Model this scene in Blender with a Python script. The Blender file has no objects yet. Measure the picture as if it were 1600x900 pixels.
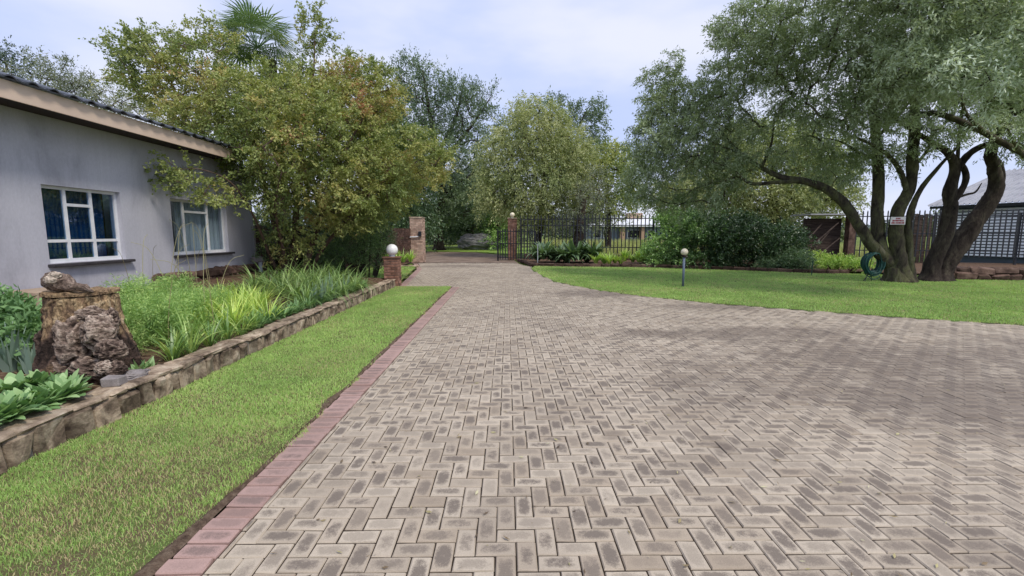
import bpy, bmesh, math, random
import numpy as np
from mathutils import Vector, noise as mn

# ------------------------------------------------------------------ camera, sky, sun, exposure
SC = bpy.context.scene
COL = SC.collection
FPX = 710.0
PITCH = math.atan(85/710); YAW = math.atan(7/710); EYE = 1.5
cam = bpy.data.cameras.new('camera'); camo = bpy.data.objects.new('camera', cam); COL.objects.link(camo)
camo.location = (0, 0, EYE)
camo.rotation_euler = (math.pi/2-PITCH, 0, -YAW)
cam.sensor_width = 36; cam.lens = 36*FPX/1600
cam.clip_start = 0.05; cam.clip_end = 3000
SC.camera = camo

SUN_EL, SUN_AZ = 54, 136          # azimuth clockwise from +Y: from the right, a little behind the camera
W = bpy.data.worlds.new("World"); SC.world = W; W.use_nodes = True
nt = W.node_tree; nt.nodes.clear()
def N(t, kind, **k):
    n = t.nodes.new(kind)
    for a, b in k.items(): setattr(n, a, b)
    return n
out = N(nt, 'ShaderNodeOutputWorld'); bg = N(nt, 'ShaderNodeBackground'); bg.inputs[1].default_value = 0.1
sky = N(nt, 'ShaderNodeTexSky'); sky.sky_type = 'NISHITA'; sky.sun_disc = False
sky.sun_elevation = math.radians(SUN_EL); sky.sun_rotation = math.radians(SUN_AZ)
sky.air_density = 1.0; sky.dust_density = 1.5; sky.ozone_density = 1.5
tc = N(nt, 'ShaderNodeTexCoord'); mp = N(nt, 'ShaderNodeMapping'); mp.inputs['Scale'].default_value = (1.1, 1.1, 3.2)
mp.inputs['Location'].default_value = (3.1, 1.7, 0.4)
nz = N(nt, 'ShaderNodeTexNoise'); nz.inputs['Scale'].default_value = 1.7; nz.inputs['Detail'].default_value = 5; nz.inputs['Roughness'].default_value = 0.5
rp = N(nt, 'ShaderNodeValToRGB'); rp.color_ramp.interpolation = 'EASE'
rp.color_ramp.elements[0].position = 0.36; rp.color_ramp.elements[1].position = 0.66
cl = N(nt, 'ShaderNodeMixRGB')                                    # thin overcast: lavender grey to near white
cl.inputs[1].default_value = (3.2, 3.75, 5.5, 1); cl.inputs[2].default_value = (4.75, 4.9, 5.75, 1)
mx = N(nt, 'ShaderNodeMixRGB'); mx.inputs[0].default_value = 0.92
L = nt.links.new
L(tc.outputs['Generated'], mp.inputs[0]); L(mp.outputs[0], nz.inputs['Vector']); L(nz.outputs['Fac'], rp.inputs[0])
L(rp.outputs[0], cl.inputs[0]); L(sky.outputs[0], mx.inputs[1]); L(cl.outputs[0], mx.inputs[2]); L(mx.outputs[0], bg.inputs[0]); L(bg.outputs[0], out.inputs[0])

sl = bpy.data.lights.new('sun', 'SUN'); sl.energy = 1.5; sl.angle = math.radians(11); sl.color = (1, .925, .81)
so = bpy.data.objects.new('sun', sl); COL.objects.link(so)
_el, _az = math.radians(SUN_EL), math.radians(SUN_AZ)
sd = Vector((math.sin(_az)*math.cos(_el), math.cos(_az)*math.cos(_el), math.sin(_el)))
so.rotation_euler = sd.to_track_quat('Z', 'Y').to_euler(); so.location = sd*50
SC.view_settings.view_transform = 'Standard'; SC.view_settings.look = 'None'
SC.view_settings.exposure = 0.9; SC.view_settings.gamma = 1.0
SC.render.engine = 'CYCLES'
SC.cycles.max_bounces = 8; SC.cycles.diffuse_bounces = 5; SC.cycles.glossy_bounces = 3
SC.cycles.transmission_bounces = 4; SC.cycles.transparent_max_bounces = 8

# ------------------------------------------------------------------ helpers
rng = np.random.default_rng(7); R = random.Random(7)
TAU = math.tau
def s2l(*c):
    return tuple(((x/255)/12.92 if x/255 <= .04045 else ((x/255+.055)/1.055)**2.4) for x in c)
def ray(u, v):
    x = (u-800)/FPX; y = -(v-450)/FPX
    d = (x, math.cos(PITCH)+y*math.sin(PITCH), -math.sin(PITCH)+y*math.cos(PITCH))
    c, s = math.cos(YAW), math.sin(YAW)
    return np.array((d[0]*c+d[1]*s, -d[0]*s+d[1]*c, d[2]))
def at(u, v, Y):                    # the point seen at photo pixel u, v at ground distance Y
    r = ray(u, v); return np.array((0, 0, EYE)) + r*(Y/r[1])
def gp(u, v, z=0.0):                # the point of the ground (height z) seen at photo pixel u, v
    r = ray(u, v); return np.array((0, 0, EYE)) + r*((z-EYE)/r[2])
def project(P):
    P = np.asarray(P, float); c, s = math.cos(YAW), math.sin(YAW)
    x = P[:, 0]*c-P[:, 1]*s; y = P[:, 0]*s+P[:, 1]*c; z = P[:, 2]-EYE
    d = y*math.cos(PITCH)-z*math.sin(PITCH); up = y*math.sin(PITCH)+z*math.cos(PITCH)
    d = np.where(d < .05, .05, d)
    return 800+FPX*x/d, 450-FPX*up/d, d
def unit(a):
    return a/np.maximum(np.linalg.norm(a, axis=-1, keepdims=True), 1e-9)

class Geo:
    """collects vertices, faces and a per-vertex tone"""
    def __init__(s): s.V = []; s.F = []; s.T = []; s.n = 0
    def add(s, V, F, t=0.5):
        V = np.asarray(V, float).reshape(-1, 3)
        for f in (F if isinstance(F, (list, tuple)) and len(F) and isinstance(F[0], np.ndarray) and F[0].ndim == 2 else [np.asarray(F)]):
            if len(f): s.F.append(np.asarray(f, np.int64)+s.n)
        s.V.append(V); s.T.append(np.broadcast_to(np.asarray(t, float), (len(V),))); s.n += len(V)
    def mesh(s, name, mat, origin=(0, 0, 0), smooth=False, attrs=None):
        V = np.concatenate(s.V) if s.V else np.zeros((0, 3)); T = np.concatenate(s.T) if s.T else np.zeros(0)
        me = bpy.data.meshes.new(name)
        me.vertices.add(len(V)); me.vertices.foreach_set('co', (V-np.asarray(origin)).astype(np.float32).ravel())
        li = np.concatenate([f.ravel() for f in s.F]); cnt = np.concatenate([np.full(len(f), f.shape[1]) for f in s.F])
        me.loops.add(len(li)); me.loops.foreach_set('vertex_index', li.astype(np.int32))
        me.polygons.add(len(cnt)); st = np.concatenate(([0], np.cumsum(cnt)[:-1]))
        me.polygons.foreach_set('loop_start', st.astype(np.int32)); me.polygons.foreach_set('loop_total', cnt.astype(np.int32))
        me.polygons.foreach_set('use_smooth', np.full(len(cnt), smooth))
        a = me.attributes.new('tone', 'FLOAT', 'POINT'); a.data.foreach_set('value', T.astype(np.float32))
        for k, v in (attrs or {}).items():
            a = me.attributes.new(k, 'FLOAT_VECTOR', 'POINT'); a.data.foreach_set('vector', np.asarray(v, np.float32).ravel())
        me.update(calc_edges=True); me.validate()
        if mat: me.materials.append(mat)
        return me
    def obj(s, name, mat, parent=None, loc=None, smooth=False, attrs=None, local=False):
        """a part is written relative to its parent's place; a top-level mesh gets its origin at loc"""
        w = np.zeros(3)
        if parent is not None and not local: w = WLOC.get(parent.name, np.zeros(3))
        elif loc is not None and not local: w = np.asarray(loc, float)
        me = s.mesh(name, mat, w, smooth, attrs)
        return link(name, me, parent, None if parent is not None else loc)
WLOC = {}
def link(name, me, parent=None, loc=None):
    o = bpy.data.objects.new(name, me); COL.objects.link(o)
    if parent is not None:
        o.parent = parent; WLOC[o.name] = WLOC.get(parent.name, np.zeros(3))
    else:
        WLOC[o.name] = np.zeros(3)
    if loc is not None:
        o.location = tuple(float(x) for x in loc)
        WLOC[o.name] = WLOC[o.name] + np.asarray(loc, float)
    return o
def tag(o, label=None, cat=None, group=None, kind=None):
    if label: o['label'] = label
    if cat: o['category'] = cat
    if group: o['group'] = group
    if kind: o['kind'] = kind
    return o
def thing(name, label, cat, loc=(0, 0, 0), group=None, rotz=0):
    o = link(name, None, None, loc); o.empty_display_size = .2; o.rotation_euler = (0, 0, rotz)
    return tag(o, label, cat, group)
def copy_tree(o, parent=None, loc=None, rotz=None):
    c = o.copy(); COL.objects.link(c)
    if parent is not None: c.parent = parent
    if loc is not None: c.location = tuple(float(x) for x in loc)
    if rotz is not None: c.rotation_euler = (0, 0, rotz)
    for ch in list(o.children): copy_tree(ch, c)
    return c

def box(x0, x1, y0, y1, z0, z1):
    V = [(x, y, z) for z in (z0, z1) for y in (y0, y1) for x in (x0, x1)]
    return np.array(V, float), np.array([(0, 2, 3, 1), (4, 5, 7, 6), (0, 1, 5, 4), (2, 6, 7, 3), (0, 4, 6, 2), (1, 3, 7, 5)])
_CB = None
def cbox(sx, sy, sz, bev=.02, jit=0.0, rg=None):
    """a bevelled block round the origin: 24 vertices, 44 triangles"""
    h = np.array((sx, sy, sz))/2; V = []; idx = {}
    for c in [(i, j, k) for i in (-1, 1) for j in (-1, 1) for k in (-1, 1)]:
        off = (rg.normal(0, jit, 3) if jit else 0)
        for ax in range(3):
            p = np.array(c)*h - np.array([0 if a == ax else c[a]*bev for a in range(3)])
            idx[(c, ax)] = len(V); V.append(p+off)
    F4 = []; F3 = []
    for ax in range(3):
        a, b = [(1, 2), (2, 0), (0, 1)][ax]
        for sg in (-1, 1):
            q = []
            for (i, j) in ((-1, -1), (1, -1), (1, 1), (-1, 1)):
                c = [0, 0, 0]; c[ax] = sg; c[a] = i; c[b] = j; q.append(idx[(tuple(c), ax)])
            F4.append(q if sg > 0 else q[::-1])
    for ax in range(3):
        a, b = [(1, 2), (2, 0), (0, 1)][ax]
        for i in (-1, 1):
            for j in (-1, 1):
                c0 = [0, 0, 0]; c1 = [0, 0, 0]; c0[ax] = -1; c1[ax] = 1
                for c in (c0, c1): c[a] = i; c[b] = j
                q = [idx[(tuple(c0), a)], idx[(tuple(c0), b)], idx[(tuple(c1), b)], idx[(tuple(c1), a)]]
                F4.append(q if i*j > 0 else q[::-1])
    for c in [(i, j, k) for i in (-1, 1) for j in (-1, 1) for k in (-1, 1)]:
        q = [idx[(c, 0)], idx[(c, 1)], idx[(c, 2)]]
        F3.append(q if c[0]*c[1]*c[2] > 0 else q[::-1])
    return np.array(V), [np.array(F4), np.array(F3)]
def rotz(V, a):
    c, s = math.cos(a), math.sin(a); V = np.asarray(V, float); o = V.copy()
    o[:, 0] = V[:, 0]*c-V[:, 1]*s; o[:, 1] = V[:, 0]*s+V[:, 1]*c; return o
def smooth_line(P, n=4):
    """Catmull-Rom through points of any dimension"""
    P = np.asarray(P, float); Q = np.vstack((2*P[0]-P[1], P, 2*P[-1]-P[-2])); o = []
    for i in range(1, len(Q)-2):
        for k in range(n):
            t = k/n
            o.append(.5*((2*Q[i])+(-Q[i-1]+Q[i+1])*t+(2*Q[i-1]-5*Q[i]+4*Q[i+1]-Q[i+2])*t*t+(-Q[i-1]+3*Q[i]-3*Q[i+1]+Q[i+2])*t**3))
    o.append(P[-1]); return np.array(o)
def tube(P, rad, sides=6, cap=True, lump=0.0, rg=None):
    P = np.asarray(P, float); n = len(P); rad = np.broadcast_to(np.asarray(rad, float), (n,))
    T = unit(np.gradient(P, axis=0)) if n > 1 else np.array([[0, 0, 1.]])
    ref = np.array((0.31, 0.52, 0.8)) if abs(T[0] @ np.array((0.31, .52, .8))) < .9 else np.array((1., 0, 0))
    A = unit(np.cross(T, ref)); B = np.cross(T, A); a = np.arange(sides)*TAU/sides
    rr = rad[:, None]*np.ones((1, sides))
    if lump and rg is not None: rr = rr*(1+rg.normal(0, lump, (n, sides)))
    V = P[:, None, :]+rr[..., None]*(np.cos(a)[None, :, None]*A[:, None, :]+np.sin(a)[None, :, None]*B[:, None, :])
    i = np.arange(n-1)[:, None]*sides; j = np.arange(sides)[None, :]; j2 = (j+1) % sides
    F = np.stack((i+j, i+j2, i+sides+j2, i+sides+j), -1).reshape(-1, 4)
    V = V.reshape(-1, 3); Fs = [F]
    if cap:
        V = np.vstack((V, P[0], P[-1])); c0 = n*sides; e = (n-1)*sides; jj = np.arange(sides); k2 = (jj+1) % sides
        Fs.append(np.vstack((np.stack((np.full(sides, c0), k2, jj), -1), np.stack((np.full(sides, c0+1), e+jj, e+k2), -1))))
    return V, Fs
def ball(c, r, nu=20, nv=12, sq=(1, 1, 1)):
    th = np.linspace(0, math.pi, nv+1)[1:-1]; ph = np.arange(nu)*TAU/nu
    V = np.stack((np.sin(th)[:, None]*np.cos(ph), np.sin(th)[:, None]*np.sin(ph), np.repeat(np.cos(th)[:, None], nu, 1)), -1).reshape(-1, 3)
    V = np.vstack((V, (0, 0, 1), (0, 0, -1))); m = nv-1
    i = np.arange(m-1)[:, None]*nu; j = np.arange(nu)[None]; j2 = (j+1) % nu
    F = np.stack((i+j, i+nu+j, i+nu+j2, i+j2), -1).reshape(-1, 4); jj = np.arange(nu); k2 = (jj+1) % nu
    F3 = np.vstack((np.stack((np.full(nu, m*nu), jj, k2), -1), np.stack((np.full(nu, m*nu+1), (m-1)*nu+k2, (m-1)*nu+jj), -1)))
    return V*r*np.array(sq)+np.array(c), [F, F3]
def lathe(prof, n=16, c=(0, 0, 0)):
    V = np.array([(r*math.cos(a), r*math.sin(a), z) for r, z in prof for a in np.arange(n)*TAU/n])+np.array(c)
    i = np.arange(len(prof)-1)[:, None]*n; j = np.arange(n)[None]; j2 = (j+1) % n
    return V, np.stack((i+j, i+j2, i+n+j2, i+n+j), -1).reshape(-1, 4)
def poly_sheet(pts, z=0.0):
    """a flat or draped sheet from an outline; returned as one mesh by bmesh triangulation"""
    bm = bmesh.new(); vs = [bm.verts.new((p[0], p[1], p[2] if len(p) > 2 else z)) for p in pts]
    bm.faces.new(vs); bmesh.ops.triangulate(bm, faces=bm.faces[:])
    bm.normal_update()
    for f in bm.faces:
        if f.normal.z < 0: f.normal_flip()
    V = np.array([v.co[:] for v in bm.verts]); bm.verts.index_update()
    F = np.array([[v.index for v in f.verts] for f in bm.faces]); bm.free(); return V, F
def inside(px, py, poly):
    px = np.asarray(px); py = np.asarray(py); r = np.zeros(px.shape, bool); n = len(poly)
    for i in range(n):
        x0, y0 = poly[i][:2]; x1, y1 = poly[(i+1) % n][:2]
        with np.errstate(divide='ignore', invalid='ignore'):
            c = ((y0 > py) != (y1 > py)) & (px < (x1-x0)*(py-y0)/((y1-y0) if y1 != y0 else 1e-9)+x0)
        r ^= c
    return r
def fnoise(x, y, s=1.0, seed=0.0):
    return np.array([mn.noise(Vector((a*s+seed, b*s-seed, seed))) for a, b in zip(np.ravel(x), np.ravel(y))]).reshape(np.shape(x))
def vnoise2(x, y, s, seed):
    """cheap value noise for many points"""
    X = np.asarray(x)*s+seed*17.3; Y = np.asarray(y)*s-seed*9.1; xi = np.floor(X); yi = np.floor(Y); fx = X-xi; fy = Y-yi
    h = lambda a, b: np.modf(np.abs(np.sin(a*127.1+b*311.7+seed)*43758.5453))[0]
    fx = fx*fx*(3-2*fx); fy = fy*fy*(3-2*fy)
    return (h(xi, yi)*(1-fx)+h(xi+1, yi)*fx)*(1-fy)+(h(xi, yi+1)*(1-fx)+h(xi+1, yi+1)*fx)*fy

# ------------------------------------------------------------------ materials
def newmat(name):
    m = bpy.data.materials.new(name); m.use_nodes = True; t = m.node_tree; t.nodes.clear()
    o = N(t, 'ShaderNodeOutputMaterial'); return m, t, o
def ramp(t, stops, inp=None, ease=False):
    r = N(t, 'ShaderNodeValToRGB'); cr = r.color_ramp
    if ease: cr.interpolation = 'EASE'
    while len(cr.elements) < len(stops): cr.elements.new(.5)
    for e, (p, c) in zip(cr.elements, stops):
        e.position = p; e.color = (*c[:3], 1) if len(c) >= 3 else (c[0],)*3+(1,)
    if inp is not None: t.links.new(inp, r.inputs[0])
    return r
def tnoise(t, scale, detail=5, rough=.55, vec=None, dist=0):
    n = N(t, 'ShaderNodeTexNoise'); n.inputs['Scale'].default_value = scale; n.inputs['Detail'].default_value = detail
    n.inputs['Roughness'].default_value = rough; n.inputs['Distortion'].default_value = dist
    if vec is not None: t.links.new(vec, n.inputs['Vector'])
    return n
def math_(t, op, a, b=None, clamp=False):
    n = N(t, 'ShaderNodeMath', operation=op, use_clamp=clamp)
    for i, x in enumerate((a, b)):
        if x is None: continue
        if isinstance(x, (int, float)): n.inputs[i].default_value = x
        else: t.links.new(x, n.inputs[i])
    return n.outputs[0]
def mixc(t, fac, a, b, mode='MIX'):
    n = N(t, 'ShaderNodeMixRGB', blend_type=mode)
    for i, x in enumerate((fac, a, b)):
        if isinstance(x, (int, float)): n.inputs[i].default_value = x
        elif isinstance(x, tuple): n.inputs[i].default_value = (*x[:3], 1)
        else: t.links.new(x, n.inputs[i])
    return n.outputs[0]
def pmat(name, stops, scale=6, rough=.8, bump=.3, bscale=60, spec=.3, fine=.25, stretch=None, dist=0, tone=0.0, metal=0.0, streak=0.0):
    """noise-driven paint/plaster/stone: stops = colours over the noise; a fine grain; bump from a second noise; tone = how far
    the per-piece tone attribute lightens or darkens a whole piece"""
    m, t, o = newmat(name); l = t.links.new
    g = N(t, 'ShaderNodeNewGeometry'); vec = g.outputs['Position']
    if stretch:
        mpn = N(t, 'ShaderNodeMapping'); mpn.inputs['Scale'].default_value = stretch; l(vec, mpn.inputs[0]); vec = mpn.outputs[0]
    n1 = tnoise(t, scale, 6, .6, vec, dist); n2 = tnoise(t, bscale, 5, .6, vec)
    st = [(.30+.4*i/(len(stops)-1), c) for i, c in enumerate(stops)] if len(stops) > 1 else [(0, stops[0]), (1, stops[0])]
    c = ramp(t, st, n1.outputs['Fac']).outputs[0]
    v = math_(t, 'ADD', math_(t, 'MULTIPLY', math_(t, 'SUBTRACT', n2.outputs['Fac'], .5), fine*2), 1.0)
    if tone:
        a = N(t, 'ShaderNodeAttribute', attribute_name='tone')
        oi = N(t, 'ShaderNodeObjectInfo')
        v2 = math_(t, 'ADD', math_(t, 'MULTIPLY', math_(t, 'SUBTRACT', a.outputs['Fac'], .5), tone), 1.0)
        v3 = math_(t, 'ADD', math_(t, 'MULTIPLY', math_(t, 'SUBTRACT', oi.outputs['Random'], .5), tone*.6), 1.0)
        v = math_(t, 'MULTIPLY', v, math_(t, 'MULTIPLY', v2, v3))
    if streak:
        ms_ = N(t, 'ShaderNodeMapping'); ms_.inputs['Scale'].default_value = (3.2, 3.2, .22); l(g.outputs['Position'], ms_.inputs[0])
        n5 = tnoise(t, 1.6, 6, .7, ms_.outputs[0])
        v = math_(t, 'MULTIPLY', v, math_(t, 'SUBTRACT', 1.06, math_(t, 'MULTIPLY', math_(t, 'SUBTRACT', n5.outputs['Fac'], .42, True), streak*4)))
    c = mixc(t, 1.0, c, v, 'MULTIPLY')
    p = N(t, 'ShaderNodeBsdfPrincipled'); l(c, p.inputs['Base Color']); p.inputs['Roughness'].default_value = rough
    p.inputs['Specular IOR Level'].default_value = spec; p.inputs['Metallic'].default_value = metal
    if bump:
        b = N(t, 'ShaderNodeBump'); b.inputs['Strength'].default_value = bump; b.inputs['Distance'].default_value = .02
        h = math_(t, 'ADD', n1.outputs['Fac'], math_(t, 'MULTIPLY', n2.outputs['Fac'], .5)); l(h, b.inputs['Height']); l(b.outputs[0], p.inputs['Normal'])
    l(p.outputs[0], o.inputs[0]); return m
def leafcol(c, boost, grey):
    y = .3*c[0]+.6*c[1]+.1*c[2]; return tuple(boost*(x*(1-grey)+y*grey) for x in c)
def leafmat(name, stops, trans=.35, rough=.5, spec=.35, objvar=0.0, boost=1.0, grey=.10):
    """leaf colour over the per-leaf tone, part of the light passing through"""
    m, t, o = newmat(name); l = t.links.new
    a = N(t, 'ShaderNodeAttribute', attribute_name='tone')
    r = ramp(t, [(p_, leafcol(c_, boost, grey)) for p_, c_ in stops], a.outputs['Fac']); c = r.outputs[0]
    if objvar:
        oi = N(t, 'ShaderNodeObjectInfo')
        c = mixc(t, 1.0, c, math_(t, 'ADD', math_(t, 'MULTIPLY', oi.outputs['Random'], objvar), 1-objvar/2), 'MULTIPLY')
    p = N(t, 'ShaderNodeBsdfPrincipled'); p.inputs['Roughness'].default_value = rough; p.inputs['Specular IOR Level'].default_value = spec
    l(c, p.inputs['Base Color'])
    tr = N(t, 'ShaderNodeBsdfTranslucent'); l(mixc(t, 1.0, c, (1.15*trans, 1.2*trans, .6*trans), 'MULTIPLY'), tr.inputs[0])
    ms = N(t, 'ShaderNodeAddShader'); l(p.outputs[0], ms.inputs[0]); l(tr.outputs[0], ms.inputs[1])
    l(ms.outputs[0], o.inputs[0]); return m
def plain(name, col, rough=.6, spec=.4, metal=0): return pmat(name, [col, tuple(x*.86 for x in col)], 9, rough, .04, 80, spec, .08, metal=metal)

M = {}
M['plaster'] = pmat('plaster', [(.33, .33, .375), (.44, .44, .495), (.47, .47, .525), (.50, .50, .55)], .9, .9, .25, 40, .2, .16, stretch=(1, 1, .45), dist=.5, streak=.09)
M['fascia'] = pmat('fascia_paint', [(.60, .465, .37), (.67, .525, .42)], 2, .6, .05, 70, .3, .06)
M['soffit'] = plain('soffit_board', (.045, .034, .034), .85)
M['tile'] = pmat('roof_tile_glaze', [(.022, .026, .034), (.05, .055, .066)], 5, .32, .08, 90, .5, .2, tone=.5)
M['white'] = plain('white_frame_paint', (.78, .79, .82), .4)
M['slate'] = pmat('slate_sill', [(.03, .028, .032), (.06, .055, .06)], 8, .7, .2)
M['room'] = plain('room_dark', (.03, .03, .035), .9)
M['steel_bar'] = plain('burglar_bar_paint', (.55, .56, .57), .45)
M['blackpaint'] = pmat('black_steel_paint', [(.012, .014, .02), (.028, .03, .038)], 7, .45, .06, 70, .45, .2)
M['brickred'] = pmat('face_brick', [(.155, .075, .052), (.235, .125, .09), (.29, .175, .135)], 5, .85, .35, 80, .25, .35, tone=.7)
M['brickpale'] = pmat('weathered_brick', [(.30, .19, .145), (.42, .295, .23), (.47, .35, .28)], 6, .85, .3, 80, .25, .3, tone=.5)
M['mortar'] = pmat('mortar', [(.17, .15, .13), (.27, .24, .21)], 12, .95, .4, 120, .1, .3)
M['stone'] = pmat('wall_stone', [(.045, .032, .024), (.15, .112, .08), (.33, .262, .19), (.46, .39, .30)], 7, .9, .7, 40, .2, .6, tone=.55, dist=.7)
M['coping'] = pmat('coping_stone', [(.07, .052, .038), (.22, .165, .12), (.36, .285, .21), (.45, .385, .30)], 7, .9, .6, 38, .2, .55, tone=.5, dist=.6)
M['darkstone'] = pmat('brown_stone', [(.035, .022, .018), (.10, .062, .048), (.17, .115, .09)], 5, .9, .5, 45, .2, .4, tone=.8)
M['soil'] = pmat('soil', [(.035, .022, .016), (.085, .055, .04), (.14, .10, .075)], 9, .97, .8, 70, .1, .5)
M['mulch'] = pmat('leaf_mulch', [(.05, .03, .02), (.12, .075, .05), (.20, .14, .10)], 12, .95, .8, 60, .1, .5)
M['soil2'] = pmat('crumbly_soil', [(.06, .04, .03), (.12, .085, .06), (.19, .145, .105)], 24, .97, .9, 110, .1, .5)
M['dirt'] = pmat('track_dirt', [(.12, .085, .065), (.20, .15, .115), (.26, .20, .16)], 1.4, .95, .4, 40, .15, .35)
M['grassbase'] = pmat('lawn_ground', [(.085, .062, .04), (.12, .095, .055), (.10, .11, .042), (.10, .15, .042)], 3.2, .95, .6, 90, .1, .5)
M['lawnground'] = pmat('green_lawn_ground', [(.09, .08, .04), (.09, .125, .038), (.10, .16, .042)], 2, .95, .5, 60, .1, .4)  # greener ground colour under the right lawn
M['farlawn'] = pmat('shorn_lawn', [(.15, .23, .045), (.21, .32, .06), (.26, .36, .085)], .8, .95, .5, 30, .1, .4)
M['field'] = pmat('field_grass', [(.10, .12, .035), (.13, .18, .04), (.18, .21, .06)], .35, .95, .5, 25, .1, .4)
M['bark'] = pmat('bark', [(.016, .012, .011), (.05, .039, .032), (.10, .085, .062)], 5, .95, 1.0, 32, .15, .8, stretch=(1, 1, .35), dist=.8)
M['barkgreen'] = pmat('mossy_bark', [(.016, .013, .011), (.065, .056, .042), (.10, .10, .05), (.16, .15, .11)], 4, .95, 1.0, 30, .15, .8, stretch=(1, 1, .4), dist=.8)
M['barkbrown'] = pmat('smooth_brown_bark', [(.055, .036, .028), (.12, .08, .06), (.19, .14, .11)], 5, .85, .5, 40, .2, .4, stretch=(1, 1, .3))
M['globe'] = plain('opal_glass', (.93, .93, .94), .25, .5)
M['creamglobe'] = plain('cream_opal_glass', (.78, .70, .52), .3, .5)
M['galv'] = pmat('galvanised_steel', [(.30, .33, .36), (.42, .45, .48)], 12, .45, .08, 60, .5, .15)
M['roofsheet'] = pmat('corrugated_sheet', [(.22, .225, .25), (.33, .335, .36), (.39, .39, .41)], 1.6, .45, .1, 40, .5, .2)
M['slatwhite'] = pmat('pale_painted_board', [(.70, .73, .78), (.84, .86, .88)], 3, .6, .1, 60, .3, .15, tone=.2)
M['whitewall'] = pmat('limewash', [(.62, .64, .68), (.74, .75, .78)], 1.2, .85, .05, 40, .2, .08)
M['hose'] = plain('green_hose_rubber', (.018, .085, .07), .45)
M['bluegrey'] = plain('bluegrey_paint', (.16, .20, .27), .5)
M['concrete'] = pmat('concrete_block', [(.19, .17, .165), (.28, .255, .25)], 10, .95, .4, 90, .15, .4)
M['orange'] = plain('ochre_plaster', (.42, .28, .19), .8)
M['signwhite'] = plain('sign_board', (.72, .70, .72), .5)
M['signred'] = plain('sign_red', (.40, .05, .07), .5)
M['timber'] = pmat('old_timber', [(.022, .016, .014), (.06, .044, .037), (.11, .085, .07)], 5, .9, .5, 40, .2, .4, stretch=(.4, .4, 4), tone=.5)  # canopy shade over shelter and screen is put into this dark colour
M['rock'] = pmat('grey_boulder', [(.16, .15, .16), (.27, .26, .275), (.36, .35, .37)], 1.4, .95, .6, 14, .15, .4)
M['step'] = pmat('step_render', [(.33, .25, .19), (.42, .33, .25)], 6, .9, .3, 60, .2, .2)

# glass: mostly clear, mirror at grazing angles
def glass(name, tint, gl=.12):
    m, t, o = newmat(name); l = t.links.new
    tr = N(t, 'ShaderNodeBsdfTransparent'); tr.inputs[0].default_value = (*tint, 1)
    gs = N(t, 'ShaderNodeBsdfGlossy'); gs.inputs['Roughness'].default_value = .015; gs.inputs[0].default_value = (.95, .97, 1, 1)
    lw = N(t, 'ShaderNodeLayerWeight')
    f = math_(t, 'ADD', math_(t, 'MULTIPLY', math_(t, 'POWER', lw.outputs['Facing'], 4.0), .8), gl*.5, True)
    ms = N(t, 'ShaderNodeMixShader'); l(f, ms.inputs[0]); l(tr.outputs[0], ms.inputs[1]); l(gs.outputs[0], ms.inputs[2]); l(ms.outputs[0], o.inputs[0])
    return m
M['glassblue'] = glass('tinted_glass', (.55, .72, .85), .16)
M['glass'] = glass('clear_glass', (.85, .9, .92), .14)
M['curtainblue'] = pmat('blue_curtain_cloth', [(.010, .062, .13), (.018, .10, .20)], 2, .9, .2, 30, .1, .2, stretch=(1, 9, .2))
M['net'] = pmat('net_curtain_cloth', [(.5, .53, .6), (.62, .65, .7)], 2, .9, .2, 30, .1, .1, stretch=(1, 12, .2))

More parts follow.
